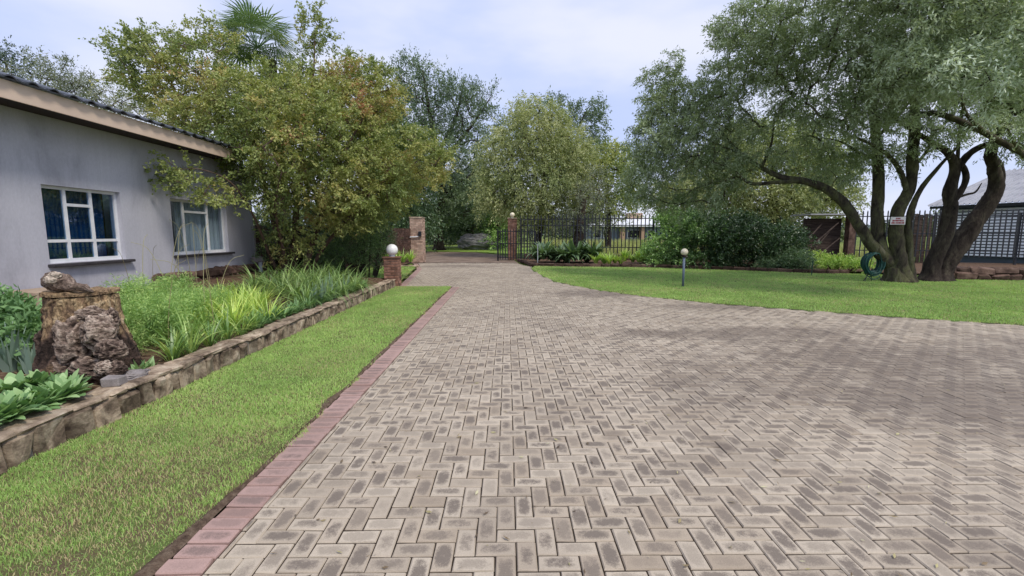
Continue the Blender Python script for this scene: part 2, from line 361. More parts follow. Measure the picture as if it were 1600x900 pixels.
def paver_material(name, rim, mid, dark, patches):
    m, t, o = newmat(name); l = t.links.new
    a = N(t, 'ShaderNodeAttribute', attribute_name='lc'); sx = N(t, 'ShaderNodeSeparateXYZ'); l(a.outputs['Vector'], sx.inputs[0])
    rnd = sx.outputs[2]; g = N(t, 'ShaderNodeNewGeometry'); P = g.outputs['Position']
    n1 = tnoise(t, 28, 4, .6, P); n2 = tnoise(t, 170, 4, .65, P); n3 = tnoise(t, .8, 5, .6, P)
    ex = math_(t, 'POWER', math_(t, 'ABSOLUTE', sx.outputs[0]), 3.4); ey = math_(t, 'POWER', math_(t, 'ABSOLUTE', sx.outputs[1]), 2.8)
    e = math_(t, 'ADD', math_(t, 'ADD', ex, ey), math_(t, 'ADD', math_(t, 'MULTIPLY', math_(t, 'SUBTRACT', n1.outputs['Fac'], .5), 1.9), math_(t, 'MULTIPLY', math_(t, 'SUBTRACT', n2.outputs['Fac'], .5), 1.1)))
    r2 = math_(t, 'FRACT', math_(t, 'MULTIPLY', rnd, 37.7)); r3 = math_(t, 'FRACT', math_(t, 'MULTIPLY', rnd, 91.3)); r4 = math_(t, 'FRACT', math_(t, 'MULTIPLY', rnd, 53.9))
    sz = math_(t, 'ADD', math_(t, 'MULTIPLY', r2, .55), .10)
    w = math_(t, 'DIVIDE', math_(t, 'SUBTRACT', math_(t, 'ADD', sz, .40), e), .75, True)
    st = ramp(t, [(.02, (0.22,)*3), (.6, (1,)*3)], r3).outputs[0]
    w = math_(t, 'MULTIPLY', w, math_(t, 'ADD', math_(t, 'MULTIPLY', st, .85), .10), True)
    base = mixc(t, rnd, rim, mid); base = mixc(t, math_(t, 'MULTIPLY', math_(t, 'SUBTRACT', r4, .6, True), 1.1), base, (mid[0]*.86, mid[1]*.80, mid[2]*.74)); c = mixc(t, w, base, dark)
    # broad dirt and old stains lying on the paving
    d = math_(t, 'MULTIPLY', math_(t, 'SUBTRACT', n3.outputs['Fac'], .47), 2.2, True)
    sp = N(t, 'ShaderNodeSeparateXYZ'); l(P, sp.inputs[0]); n4 = tnoise(t, 2.6, 6, .65, P)
    for (px, py, rx, ry, k) in patches:
        q = math_(t, 'ADD', math_(t, 'POWER', math_(t, 'ABSOLUTE', math_(t, 'DIVIDE', math_(t, 'SUBTRACT', sp.outputs[0], px), rx)), 2),
                  math_(t, 'POWER', math_(t, 'ABSOLUTE', math_(t, 'DIVIDE', math_(t, 'SUBTRACT', sp.outputs[1], py), ry)), 2))
        q = math_(t, 'SUBTRACT', 1.0, math_(t, 'ADD', q, math_(t, 'MULTIPLY', math_(t, 'SUBTRACT', n4.outputs['Fac'], .5), 3.0)), True)
        d = math_(t, 'ADD', d, math_(t, 'MULTIPLY', q, k), True)
    c = mixc(t, math_(t, 'MULTIPLY', d, .64), c, (.125, .098, .08))
    v = math_(t, 'ADD', math_(t, 'MULTIPLY', math_(t, 'SUBTRACT', n2.outputs['Fac'], .5), .6), 1.0); c = mixc(t, 1.0, c, v, 'MULTIPLY')
    p = N(t, 'ShaderNodeBsdfPrincipled'); l(c, p.inputs['Base Color']); p.inputs['Roughness'].default_value = .72; p.inputs['Specular IOR Level'].default_value = .35
    b = N(t, 'ShaderNodeBump'); b.inputs['Strength'].default_value = .5; b.inputs['Distance'].default_value = .004
    l(math_(t, 'ADD', n1.outputs['Fac'], math_(t, 'MULTIPLY', n2.outputs['Fac'], .6)), b.inputs['Height']); l(b.outputs[0], p.inputs['Normal'])
    l(p.outputs[0], o.inputs[0]); return m
def pt(u, v): q = gp(u, v); return float(q[0]), float(q[1])
PATCH = [(*pt(1010, 520), .55, .42, 1.0), (*pt(1190, 522), 1.6, .7, 1.0), (*pt(1380, 590), 2.9, 1.3, .8), (*pt(1130, 700), .10, .12, .9), (*pt(1560, 640), 1.6, .9, .75),
         (*pt(930, 458), 1.5, 1.0, .9), (*pt(720, 416), 2.4, 1.2, .8), (*pt(960, 680), .12, .10, .9), (*pt(1500, 550), 2.8, .9, .8), (*pt(1120, 480), 1.3, .5, .7)]
M['paver'] = paver_material('grey_paver', (.485, .417, .328), (.365, .307, .238), (.172, .142, .115), PATCH)
M['redpaver'] = paver_material('red_paver', (.42, .285, .25), (.34, .225, .195), (.22, .155, .135), [])
M['joint'] = pmat('joint_sand', [(.022, .016, .012), (.05, .038, .03)], 14, .97, .5, 90, .1, .4)
# ------------------------------------------------------------------ the ground
g = Geo(); g.add(*poly_sheet([(-700, -60), (700, -60), (700, 900), (-700, 900)], -.06)); tag(g.obj('ground', M['field']), kind='structure')
# far hills
g = Geo()
for (dist, amp, sd_, base) in ((620, 17, 3.0, 6),):
    n = 160; xs = np.linspace(-800, 900, n)
    hz = base+amp*(.5+.5*fnoise(xs, xs*0, .004, sd_))+3*fnoise(xs, xs*0, .02, sd_+5)
    V = []; F = []
    for k, (dy, f) in enumerate(((0, 0), (60, .6), (130, 1), (220, .8))):
        V += [(x, dist+dy, -1+h*f) for x, h in zip(xs, hz)]
    i = np.arange(3)[:, None]*n; j = np.arange(n-1)[None]
    g.add(V, np.stack((i+j, i+j+1, i+n+j+1, i+n+j), -1).reshape(-1, 4))
M['hill'] = pmat('hazy_hill_scrub', [(.07, .09, .09), (.10, .125, .125)], .02, .95, .3, .3, .1, .3)  # distance haze is put into the scrub colour as a blue tint
tag(g.obj('hills', M['hill'], smooth=True), kind='structure')

# driveway: joint bed, then every paver
BX = -1.36                                    # right edge of the red border
DRIVE = [(BX, -3), (BX, 12.78), (-2.92, 13.0), (-3.64, 19.3), (-4.55, 23.0), (-4.55, 23.25), (.35, 23.25), (1.1, 20.6), (1.12, 19.5), (1.3, 16.6),
         (1.62, 14.15), (2.45, 12.2), (3.3, 10.95), (4.4, 9.9), (5.4, 9.2), (7.1, 8.12), (8.6, 7.34), (12, 5.6), (16, 3.8), (16, -3)]
drive = thing('driveway', None, None); tag(drive, kind='structure')
for k in ('label', 'category'):
    if k in drive: del drive[k]
g = Geo(); g.add(*poly_sheet(DRIVE, -.0085)); g.obj('joint_bed', M['joint'], drive)
U = .0978; JW = .0066
ii, jj = np.meshgrid(np.arange(-52, 170), np.arange(-10, 255), indexing='ij')
ii = ii.ravel(); jj = jj.ravel(); k4 = (ii-jj) % 4
x0 = np.where(k4 == 0, ii, ii)*U; y0 = np.where(k4 == 0, jj, jj-1)*U
sel = (k4 == 0) | (k4 == 2); x0 = x0[sel]; y0 = y0[sel]; hor = (k4 == 0)[sel]
x1 = x0+np.where(hor, 2*U, U); y1 = y0+np.where(hor, U, 2*U)
x0 = x0+BX-20*U+.03; x1 = x1+BX-20*U+.03
y0 = y0+.013; y1 = y1+.013
# cut against the red border
ymid = (y0+y1)/2
lim = np.where(ymid < 12.8, BX, -99); x0c = np.maximum(x0, lim+.002)
lx = np.interp(ymid, [12.99, 13.0, 19.3, 23.2], [-99, -2.92, -3.64, -4.55]); x0c = np.maximum(x0c, np.where(ymid > 13, lx, -99))
ok = (x1-x0c > .010)
cx, cy = (x0c+x1)/2, ymid
big = [(p[0], p[1]) for p in DRIVE]; ok &= inside(cx, cy, big)
uu, vv, dd = project(np.stack((cx, cy, 0*cx), 1)); ok &= (cy > 1.0) & (uu > -500) & (uu < 2300)
x0, x1, y0, y1, hor = x0c[ok], x1[ok], y0[ok], y1[ok], hor[ok]; cx, cy = cx[ok], cy[ok]
def paver_geo(X0, X1, Y0, Y1, H, rg, ox=None, oy=None, z=0.0):
    """many pavers at once: worn top, chamfer, sides; lc holds the place on the brick and its own random number"""
    n = len(X0); X0 = X0+JW*.45; X1 = X1-JW*.45; Y0 = Y0+JW*.62; Y1 = Y1-JW*.62
    b = .0045; zt = z+rg.normal(0, .0016, n)
    tx = rg.normal(0, .006, n); ty = rg.normal(0, .006, n); mx_, my_ = (X0+X1)/2, (Y0+Y1)/2
    V = np.zeros((n, 12, 3)); LC = np.zeros((n, 12, 3)); rd = rg.random(n)
    for lv, (ins, dz) in enumerate(((b, 0), (0, -.006), (0, -.03))):
        for k, (sx, sy) in enumerate(((0, 0), (1, 0), (1, 1), (0, 1))):
            X = np.where(sx, X1-ins, X0+ins); Y = np.where(sy, Y1-ins, Y0+ins)
            if lv < 2: X = X+rg.normal(0, .0011, n); Y = Y+rg.normal(0, .0011, n)
            V[:, lv*4+k, 0] = X; V[:, lv*4+k, 1] = Y; V[:, lv*4+k, 2] = zt+dz+(X-mx_)*tx+(Y-my_)*ty
            LC[:, lv*4+k, 0] = (2*sx-1)*1.02; LC[:, lv*4+k, 1] = (2*sy-1)*1.02; LC[:, lv*4+k, 2] = rd
    F = [(0, 1, 2, 3)]
    for lv in (0, 4):
        for k in range(4): F.append((lv+k, lv+4+k, lv+4+(k+1) % 4, lv+(k+1) % 4))
    F = (np.arange(n)[:, None, None]*12+np.array(F)[None]).reshape(-1, 4)
    return V.reshape(-1, 3), F, LC.reshape(-1, 3)
uu, vv, dd = project(np.stack((cx, cy, 0*cx), 1))
area = np.where((uu > -20) & (uu < 1620) & (vv < 915), (x1-x0)*(y1-y0)/dd**3, 0)
order = np.argsort(-area); near = order[:300]; far = order[300:]
V, F, LC = paver_geo(x0[far], x1[far], y0[far], y1[far], hor[far], rng)
g = Geo(); g.add(V, F); o = g.obj('pavers', M['paver'], drive, attrs={'lc': LC}); tag(o, kind='stuff')
# near pavers: 24 full-brick meshes each way, cut ones of their own
shared = {}
for i in near:
    w, h = x1[i]-x0[i], y1[i]-y0[i]; full = abs(w*h-2*U*U) < 1e-6
    key = (bool(hor[i]), R.randrange(26)) if full else (int(i),)
    if key not in shared:
        z1 = np.zeros(1); V, F, LC = paver_geo(z1-w/2, z1+w/2, z1-h/2, z1+h/2, None, rng)
        gg = Geo(); gg.add(V, F); shared[key] = gg.mesh('paver', M['paver'], (0, 0, 0), attrs={'lc': LC})
    link('paver', shared[key], drive, (cx[i], cy[i], 0))
# red header border
bord = thing('paving_border', None, None)
for k in ('label', 'category'):
    if k in bord: del bord[k]
tag(bord, kind='structure')
bm_ = []
for v_ in range(14):
    z1 = np.zeros(1); V, F, LC = paver_geo(z1-.103, z1+.103, z1-U*.515, z1+U*.515, None, rng); gg = Geo(); gg.add(V, F)
    bm_.append(gg.mesh('border_brick', M['redpaver'], (0, 0, 0), attrs={'lc': LC}))
y = 1.0; nb = 0
while y < 12.7:
    o = link('border_brick', R.choice(bm_), bord, (BX-.1045+R.uniform(-.004, .003), y, .003+R.uniform(-.004, .003))); o.rotation_euler = (R.gauss(0, .01), R.gauss(0, .01), R.gauss(0, .02)); y += U*1.04; nb += 1
y = 13.1
while y < 22.9:                              # beyond the lawn the border runs on along the splayed edge
    lx = float(np.interp(y, [13, 19.3, 23], [-2.92, -3.64, -4.55])); ang = math.atan2(-(.72 if y < 19.3 else .91), 6.3 if y < 19.3 else 3.7)
    o = link('border_brick', R.choice(bm_), bord, (lx-.104, y, .003)); o.rotation_euler = (0, 0, -ang); y += U*1.05
g = Geo(); g.add(*poly_sheet([(BX-.22, -3), (BX-.001, -3), (BX-.001, 12.78), (BX-.22, 12.78)], -.02))
g.add(*poly_sheet([(-3.16, 13), (-2.93, 13), (-3.65, 19.3), (-4.56, 23), (-4.8, 23), (-3.88, 19.3)], -.02)); g.obj('border_bed', M['joint'], bord)
# bare soil washed along the border
Yr = np.arange(.9, 12.75, .04); wv = .006+.20*np.clip(vnoise2(0*Yr, Yr, 1.9, 15)-.42, 0, 1)*np.clip((7.5-Yr)/3, .25, 1)+.02*vnoise2(0*Yr, Yr, 9, 4)
n = len(Yr); V = np.concatenate((np.stack((0*Yr+BX-.206, Yr, 0*Yr+.001), 1), np.stack((BX-.206-wv*.5, Yr, .019+.006*vnoise2(0*Yr, Yr, 11, 2)), 1), np.stack((BX-.206-wv, Yr, .012+0*Yr), 1), np.stack((BX-.24-wv, Yr, -.012+0*Yr), 1)))
j = np.arange(n-1); g = Geo(); g.add(V, np.concatenate([np.stack((k*n+j, k*n+j+1, (k+1)*n+j+1, (k+1)*n+j), -1) for k in range(3)])); tag(g.obj('bare_soil', M['soil2'], smooth=True), kind='structure')
# track beyond the gate
g = Geo(); g.add(*poly_sheet([(-4.9, 23.26), (.6, 23.26), (.3, 28), (-.6, 33), (-2.5, 37), (-9, 40), (-16, 40), (-16, 37), (-9, 36.2), (-6.3, 33), (-5.3, 28)], -.03)); tag(g.obj('dirt_track', M['dirt']), kind='structure')
g = Geo(); g.add(*cbox(5.0, .07, .05, .01)); g.V[-1] = g.V[-1]+np.array((-2.1, 23.3, -.012)); tag(g.obj('gate_rail', M['blackpaint'], loc=(-2.1, 23.3, 0)), 'dark steel gate rail set across the end of the paved driveway', 'gate rail')

# lawns: ground sheet and blades
def lawn_sheet(name, poly, z, res, mat=M['grassbase']):
    xs = [p[0] for p in poly]; ys = [p[1] for p in poly]
    X, Y = np.meshgrid(np.arange(min(xs), max(xs)+res, res), np.arange(min(ys), max(ys)+res, res), indexing='ij')
    Z = z+.012*(vnoise2(X, Y, 2.5, 3)-.5)+.01*(vnoise2(X, Y, 7, 5)-.5)
    n, m_ = X.shape; idx = np.arange(n*m_).reshape(n, m_)
    F = np.stack((idx[:-1, :-1], idx[1:, :-1], idx[1:, 1:], idx[:-1, 1:]), -1).reshape(-1, 4)
    V = np.stack((X, Y, Z), -1).reshape(-1, 3); c = V[F].mean(1); F = F[inside(c[:, 0], c[:, 1], poly)]
    g = Geo(); g.add(V, F); return tag(g.obj(name, mat, smooth=True), kind='structure')
LAWNL = [(-3.19, -1), (BX-.212, -1), (BX-.212, 12.8), (-1.7, 12.86), (-3.19, 12.86)]
LAWNR = [(1.03, 19.5), (1.2, 16.5), (1.52, 14.05), (2.35, 12.1), (3.2, 10.85), (4.3, 9.8), (5.3, 9.1), (7.0, 8.02), (8.5, 7.24), (12, 5.45), (16, 3.6), (23, 3.6), (23, 13.5),
         (15.5, 15.6), (12.5, 17.0), (11.6, 17.0), (8.28, 19.0), (5.9, 20.1), (3.1, 20.5), (1.3, 21.2)]
LAWNM = [(-3.22, 13.0), (-3.18, 13.0), (-3.92, 19.3), (-4.1, 20.0), (-7.0, 20.0), (-6.8, 15.2), (-5.2, 14.0), (-3.4, 13.3)]
lawn_sheet('lawn', LAWNL, .004, .1); lawn_sheet('lawn', LAWNR, .004, .2, M['lawnground']); lawn_sheet('lawn', LAWNM, .05, .2)
LAWNF = [(-10, 41), (-13, 47.5), (6, 47.5), (2, 36), (-.4, 34.2), (-2.4, 37.8), (-7, 40)]
lawn_sheet('lawn', LAWNF, -.012, .5, M['farlawn'])
GRASS = [(0, (.34, .26, .14)), (.12, (.30, .27, .11)), (.2, (.10, .175, .03)), (.5, (.165, .285, .045)), (.8, (.25, .37, .07)), (1, (.38, .44, .15))]
M['grass'] = leafmat('grass_blade', GRASS, .34, .55, .3, boost=1.42, grey=.17)
def blades(poly, dens_fn, h, w, rg, mask=None, tone0=.25, tone1=.95, step=None):
    xs = [p[0] for p in poly]; ys = [p[1] for p in poly]; A = (max(xs)-min(xs))*(max(ys)-min(ys))
    mxd = dens_fn(None); n = int(A*mxd); X = rg.uniform(min(xs), max(xs), n); Y = rg.uniform(min(ys), max(ys), n)
    u, v, d = project(np.stack((X, Y, X*0), 1))
    k = inside(X, Y, poly) & (u > -120) & (u < 1720) & (v < 960) & (Y > .8) & (rg.random(n) < dens_fn(Y)/mxd)
    X, Y = X[k], Y[k]
    pr = np.ones(len(X))
    if mask is not None: pr = mask(X, Y); kk = rg.random(len(X)) < pr; X, Y, pr = X[kk], Y[kk], pr[kk]
    n = len(X); sc = np.sqrt(mxd/dens_fn(Y)); sc = np.minimum(sc, 3.2)
    a = rg.uniform(0, TAU, n); ln = h*rg.uniform(.5, 1.3, n)*(.75+.25*sc); wd = w*rg.uniform(.7, 1.3, n)*sc
    lean = rg.uniform(.15, 1.1, n); b = rg.uniform(0, TAU, n)
    base = np.stack((X, Y, .0+0*X), 1); side = np.stack((np.cos(a), np.sin(a), 0*a), 1)*wd[:, None]/2
    dirh = np.stack((np.cos(b), np.sin(b), 0*b), 1)
    mid = base+dirh*(ln*.28*lean)[:, None]; mid[:, 2] += ln*.62
    tip = base+dirh*(ln*.85*lean)[:, None]; tip[:, 2] += ln*(1-.25*lean)
    V = np.stack((base-side, base+side, mid+side*.8, mid-side*.8, tip), 1).reshape(-1, 3)
    q = np.arange(n)[:, None]*5
    F4 = q+np.array((0, 1, 2, 3)); F3 = q+np.array((3, 2, 4))
    t = rg.uniform(tone0, tone1, n)*.5+.5*(.15+.55*vnoise2(X, Y, 1.1, 2)+.35*vnoise2(X, Y, 4.5, 6)); t = np.where(rg.random(n) < .06+.24*np.clip(vnoise2(X, Y, 2.2, 8)-.42, 0, 1)*2+.30*np.clip(1-pr, 0, 1), rg.uniform(0, .14, n), t)
    return V, [F4, F3], np.repeat(t, 5)
def maskL(X, Y):
    n1 = vnoise2(X, Y, 2.3, 11); n2 = vnoise2(X, Y, 7.5, 12)
    edge = (X-(BX-.212)); ragged = np.clip((-edge+.01+.075*(vnoise2(X*0, Y, 5.5, 21)-.45)-.17*(vnoise2(X*0, Y, 1.9, 15)-.35)*np.clip((6-Y)/3, .15, 1))*20, 0, 1)
    worn = np.clip((4.2-Y)/1.6, 0, 1)*np.clip((n1*.6+n2*.55-.36)*3.0, 0, 1)*.62
    return ragged*np.clip(1-worn, .08, 1)
def densL(Y):
    if Y is None: return 24000
    return np.where(Y < 3.6, 24000, np.where(Y < 6, 13000, 6500))
g = Geo(); GL_ = [(p[0]+(.06 if p[0] > -2 and p[1] < 12.81 else 0), p[1]) for p in LAWNL]
V, F, T = blades(GL_, densL, .027, .0031, rng, maskL, .1, 1.0); g.add(V, F, T); tag(g.obj('grass', M['grass']), kind='stuff')
def densR(Y):
    if Y is None: return 3000
    return np.where(Y < 11, 3000, np.where(Y < 14, 2200, 1500))
g = Geo(); V, F, T = blades(LAWNR, densR, .034, .0075, rng, None, .3, .95); g.add(V, F, T)
V, F, T = blades(LAWNM, lambda Y: 1300 if Y is None else np.full(np.shape(Y), 1300), .05, .013, rng); V[:, 2] += .045; g.add(V, F, T); tag(g.obj('grass', M['grass']), kind='stuff')

# garden bed soil on the left, rising to the house; right bed
X, Y = np.meshgrid(np.linspace(-7.5, -3.36, 22), np.linspace(1.0, 13.2, 50), indexing='ij')
Z = .19+(.26)*np.clip((-3.6-X)/3.2, 0, 1)+.06*(vnoise2(X, Y, 2.2, 4)-.5)+.03*(vnoise2(X, Y, 8, 4)-.5)
idx = np.arange(X.size).reshape(X.shape); F = np.stack((idx[:-1, :-1], idx[1:, :-1], idx[1:, 1:], idx[:-1, 1:]), -1).reshape(-1, 4)
g = Geo(); g.add(np.stack((X, Y, Z), -1).reshape(-1, 3), F); tag(g.obj('bed_soil', M['mulch'], smooth=True), kind='structure')
def bedz(x, y): return .19+.26*min(1, max(0, (-3.6-x)/3.2))
g = Geo(); g.add(*poly_sheet([(-3.4, 13.15), (-7.5, 13.15), (-8.5, 26.5), (-5.0, 26.5), (-5.0, 23.4), (-4.9, 20.1), (-4.0, 20.0)], .03)); tag(g.obj('bed_soil', M['mulch']), kind='structure')
g = Geo(); g.add(*poly_sheet([(.75, 23.3), (1.2, 21.3), (3.1, 20.6), (5.9, 20.2), (8.28, 19.1), (11.6, 17.1), (12.5, 17.1), (15.5, 15.7), (26, 13.0), (30, 20), (23, 22), (.9, 27)], .08)); tag(g.obj('bed_soil', M['mulch']), kind='structure')

# ------------------------------------------------------------------ left retaining wall of stone
wall = thing('retaining_wall', 'low stone retaining wall between the plant bed and the left lawn strip', 'garden wall', (-3.28, 7.5, 0))
for (ya, yb, xf, hh) in ((.9, 5.42, -3.17, .225), (5.52, 12.85, -3.17, .215)):
    g = Geo(); V, F = box(xf-.20, xf-.035, ya, yb, -.03, hh-.035); g.add(V, F); g.obj('mortar_core', M['mortar'], wall)
    y = ya
    while y < yb-.03:                        # upright face stones
        w = min(R.uniform(.09, .24), yb-y)
        if yb-y-w < .05: w = yb-y
        V, F = cbox(.09, w-.007, hh-.01, .022, .013, rng); h2 = R.uniform(-.012, .004)
        V = V+np.array((xf-.045+R.uniform(-.008, .012), y+w/2, hh/2-.02+h2)); g = Geo(); g.add(V, F, R.random()); g.obj('stone', M['stone'], wall); y += w
    y = ya-.01
    while y < yb:                            # coping
        w = min(R.uniform(.16, .42), yb+.01-y)
        for (xa, xb) in (((xf-.225, xf+.005),) if R.random() < .5 else ((xf-.225, xf-.11), (xf-.105, xf+.005))):
            V, F = cbox(xb-xa, w-.006, .042, .013, .008, rng)
            V = V+np.array(((xa+xb)/2, y+w/2, hh-.012+R.uniform(-.005, .005))); g = Geo(); g.add(V, F, R.random()); g.obj('coping_stone', M['coping'], wall)
        y += w
# rough stone plinth along the house
pl = thing('stone_plinth', 'rough brown stone plinth along the foot of the grey house wall', 'garden wall', (-7.1, 11.4, .3))
y = 9.3
for row in range(2):
    y = 9.2+row*.1
    while y < 13.15:
        w = R.uniform(.16, .36); V, F = cbox(.26, w-.012, .19, .04, .022, rng)
        V = V+np.array((-7.13+R.uniform(-.03, .03), y+w/2, .40+row*.17)); g = Geo(); g.add(V, F, R.random()); g.obj('stone', M['darkstone'], pl); y += w

# ------------------------------------------------------------------ the house
house = thing('house', 'grey plastered single-storey house with white windows and dark tiled roof', 'house', (-7.3, 8, .4))
WX = -7.3; HY0, HY1 = 1.0, 13.24; ZT = 3.34
WINS = [(7.32, 8.78, 1.02, 2.27), (10.06, 12.02, 1.03, 2.26)]
g = Geo()
def wallx(y0, y1, z0, z1): g.add(*box(WX-.22, WX, y0, y1, z0, z1))
ys = [HY0, WINS[0][0], WINS[0][1], WINS[1][0], WINS[1][1], HY1]
wallx(ys[0], ys[1], -.05, ZT); wallx(ys[2], ys[3], -.05, ZT); wallx(ys[4], ys[5], -.05, ZT)
for (a, b, z0, z1) in WINS: wallx(a, b, -.05, z0); wallx(a, b, z1, ZT)
g.add(*box(WX-7, WX-.22, HY1-.22, HY1-.001, -.05, ZT)); g.add(*box(WX-7, WX-.22, HY0+.001, HY0+.22, -.05, ZT)); g.add(*box(WX-7.2, WX-7, HY0, HY1, -.05, ZT))
g.obj('wall', M['plaster'], house)
g = Geo(); g.add(*box(WX-4.0, WX-3.95, HY0+.3, HY1-.3, .3, 3.2)); g.add(*box(WX-3.95, WX-.25, HY0+.3, HY1-.3, .28, .33)); g.obj('room_wall', M['room'], house)
def window(k, a, b, z0, z1, vs, hs, curtain, glassm):
    """vs: mullion centres; hs: (column, z) transoms"""
    fx = WX-.10; fr = Geo(); t = .05
    fr.add(*box(fx-.03, fx+.02, a+.001, a+t, z0+.001, z1-.001)); fr.add(*box(fx-.03, fx+.02, b-t, b-.001, z0+.001, z1-.001))
    fr.add(*box(fx-.028, fx+.022, a+t, b-t, z0+.001, z0+t+.015)); fr.add(*box(fx-.028, fx+.022, a+t, b-t, z1-t, z1-.001))
    cols = [a+t]+list(vs)+[b-t]
    for v in vs: fr.add(*box(fx-.026, fx+.018, v-.025, v+.025, z0+t+.015, z1-t))
    for (c, z) in hs:
        lo = cols[c]+(.025 if c > 0 else 0); hi = cols[c+1]-(.025 if c+1 < len(cols)-1 else 0)
        fr.add(*box(fx-.024, fx+.016, lo, hi, z-.024, z+.024))
    f = fr.obj('window', M['white'], house)
    for c in range(len(cols)-1):
        zs = [z0+t]+sorted(z for (cc, z) in hs if cc == c)+[z1-t]
        for q in range(len(zs)-1):
            p = Geo(); p.add(*box(fx-.008, fx-.003, cols[c]+.01, cols[c+1]-.01, zs[q]+.01, zs[q+1]-.01)); p.obj('pane', glassm, f)
    s = Geo(); V, F = cbox(.30, b-a+.14, .05, .008); s.add(V+np.array((WX-.05, (a+b)/2+.03, z0-.032)), F); s.obj('sill', M['slate'], f)
    if curtain is not None:
        for (ya, yb, dx) in curtain[1]:
            n = int((yb-ya)/.02); Y = np.linspace(ya, yb, n); Xo = WX-.20-dx+.025*np.sin(Y*55+np.sin(Y*13)*2)
            V = np.concatenate((np.stack((Xo, Y, 0*Y+z0-.1), 1), np.stack((Xo*.5+.5*(WX-.20-dx), Y, 0*Y+z1+.1), 1)))
            j = np.arange(n-1); c = Geo(); c.add(V, np.stack((j, j+1, n+j+1, n+j), -1)); c.obj('curtain', curtain[0], f, smooth=True)
    return f
w1 = window(0, *WINS[0], (7.77, 8.25), ((0, 1.38), (1, 1.38), (2, 1.38), (1, 1.98)), (M['curtainblue'], ((7.3, 8.62, .04),)), M['glassblue'])
tag(w1, 'white steel window with blue panes above the tree stump')
w2 = window(1, *WINS[1], (10.55, 11.38), ((1, 2.0),), (M['net'], ((10.5, 12.1, .04),)), M['glass'])
tag(w2, 'white steel window with pale curtains half hidden by leaves')
for k in range(9):
    y = 10.58+.79*(k+.5)/9; b = Geo(); b.add(*tube([(WX-.125, y, 2.02), (WX-.125, y, 2.22)], .007, 5)); b.obj('burglar_bar', M['steel_bar'], w2)
for k in range(3):
    y = 10.18+.11*k; b = Geo(); b.add(*tube([(WX-.125, y, 1.08), (WX-.125, y, 2.22)], .007, 5)); b.obj('burglar_bar', M['steel_bar'], w2)
for z in (1.3, 1.6, 1.9):
    b = Geo(); b.add(*tube([(WX-.134, 10.1, z), (WX-.134, 10.52, z)], .006, 5)); b.obj('burglar_bar', M['steel_bar'], w2)
# eave: fascia, soffit, tiles
FX = -6.75; RY0, RY1 = .7, 11.95
def fz(y): return 3.31+.0*(y)            # fascia foot
g = Geo(); g.add(*box(FX-.03, FX, RY0, RY1, 3.31, 3.555)); g.add(*box(FX-7.6, FX-.03, RY1-.03, RY1, 3.312, 3.553)); g.obj('fascia', M['fascia'], house)
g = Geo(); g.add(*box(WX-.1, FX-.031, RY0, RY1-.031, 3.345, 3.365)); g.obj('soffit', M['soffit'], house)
roof = Geo(); n = int((RY1-RY0)/.03); Yv = np.linspace(RY0-.02, RY1+.05, n); prof = .028*np.abs(np.sin(Yv*math.pi/.30))**1.5
sl_ = math.tan(math.radians(17))
V = np.concatenate([np.stack((0*Yv+x, Yv, 3.575+(FX-x)*sl_+prof), 1) for x in (FX+.06-.3, FX-4.0)]+[np.stack((0*Yv+FX-8, Yv, 3.575+4*sl_-4*sl_+prof), 1)])
j = np.arange(n-1); roof.add(V, np.vstack((np.stack((j, j+1, n+j+1, n+j), -1), np.stack((n+j, n+j+1, 2*n+j+1, 2*n+j), -1)))); ro = roof.obj('roof', M['tile'], house, smooth=True)
# front row of tiles, each a tile of its own
def tile_mesh():
    yy = np.array([0, .04, .075, .11, .15, .22, .30]); zz = np.array([.028, .05, .058, .05, .022, .012, .022]); V = []
    for x, dz in ((0.08, 0), (-.36, .44*sl_)):
        V += [(x, y-.15, z+dz) for y, z in zip(yy, zz)]
    V += [(x, y-.15, z+dz-.02) for x, dz in ((0.08, 0), (-.36, .44*sl_)) for y, z in zip(yy, zz)]
    m = 7; F = []
    for k in range(m-1):
        F += [(k, k+1, m+k+1, m+k), (2*m+k+1, 2*m+k, 3*m+k, 3*m+k+1), (k, 2*m+k, 2*m+k+1, k+1)]
    F += [(0, m, 3*m, 2*m), (m-1, 3*m-1, 4*m-1, 2*m-1)]
    gg = Geo(); gg.add(V, np.array(F)); return gg.mesh('roof_tile', M['tile'])
tm = tile_mesh(); y = RY0+.1
while y < RY1:
    link('roof_tile', tm, ro, np.array((FX, y, 3.565))-WLOC[ro.name]); y += .302
for nme in [o.name for o in ro.children]: pass

# step block against the house wall
g = Geo(); V, F = cbox(.5, .7, .30, .02, .004, rng); g.add(V+np.array((-7.02, 6.9, .52)), F); tag(g.obj('step_block', M['step'], loc=(-7.02, 6.9, .38)), 'tan rendered block against the grey house wall behind the stump', 'block')

# ------------------------------------------------------------------ boundary wall, pillars, gate, fences
def brick_skin(parent, name, c, sx, sy, h, mat, course=.075, bl=.22, z0=0.0):
    """courses of single bricks round a square pier"""
    k = 0; z = z0
    while z < z0+h-.02:
        for side in range(4):
            L_ = sx if side % 2 == 0 else sy; off = (sy if side % 2 == 0 else sx)/2
            n = max(1, round(L_/bl)); w = L_/n; sh = (w/2 if k % 2 else 0)
            edges = [0]+[w*i+sh for i in range(0 if sh else 1, n)]+[L_]
            for a, b in zip(edges[:-1], edges[1:]):
                if b-a < .02: continue
                V, F = cbox(b-a-.008, .05, course-.01, .006, .002, rng); V = V+np.array(((a+b)/2-L_/2, -off+.02, 0)); V = rotz(V, side*math.pi/2)
                g = Geo(); g.add(V+np.array((c[0], c[1], z+course/2)), F, R.random()); g.obj(name, mat, parent)
        z += course; k += 1
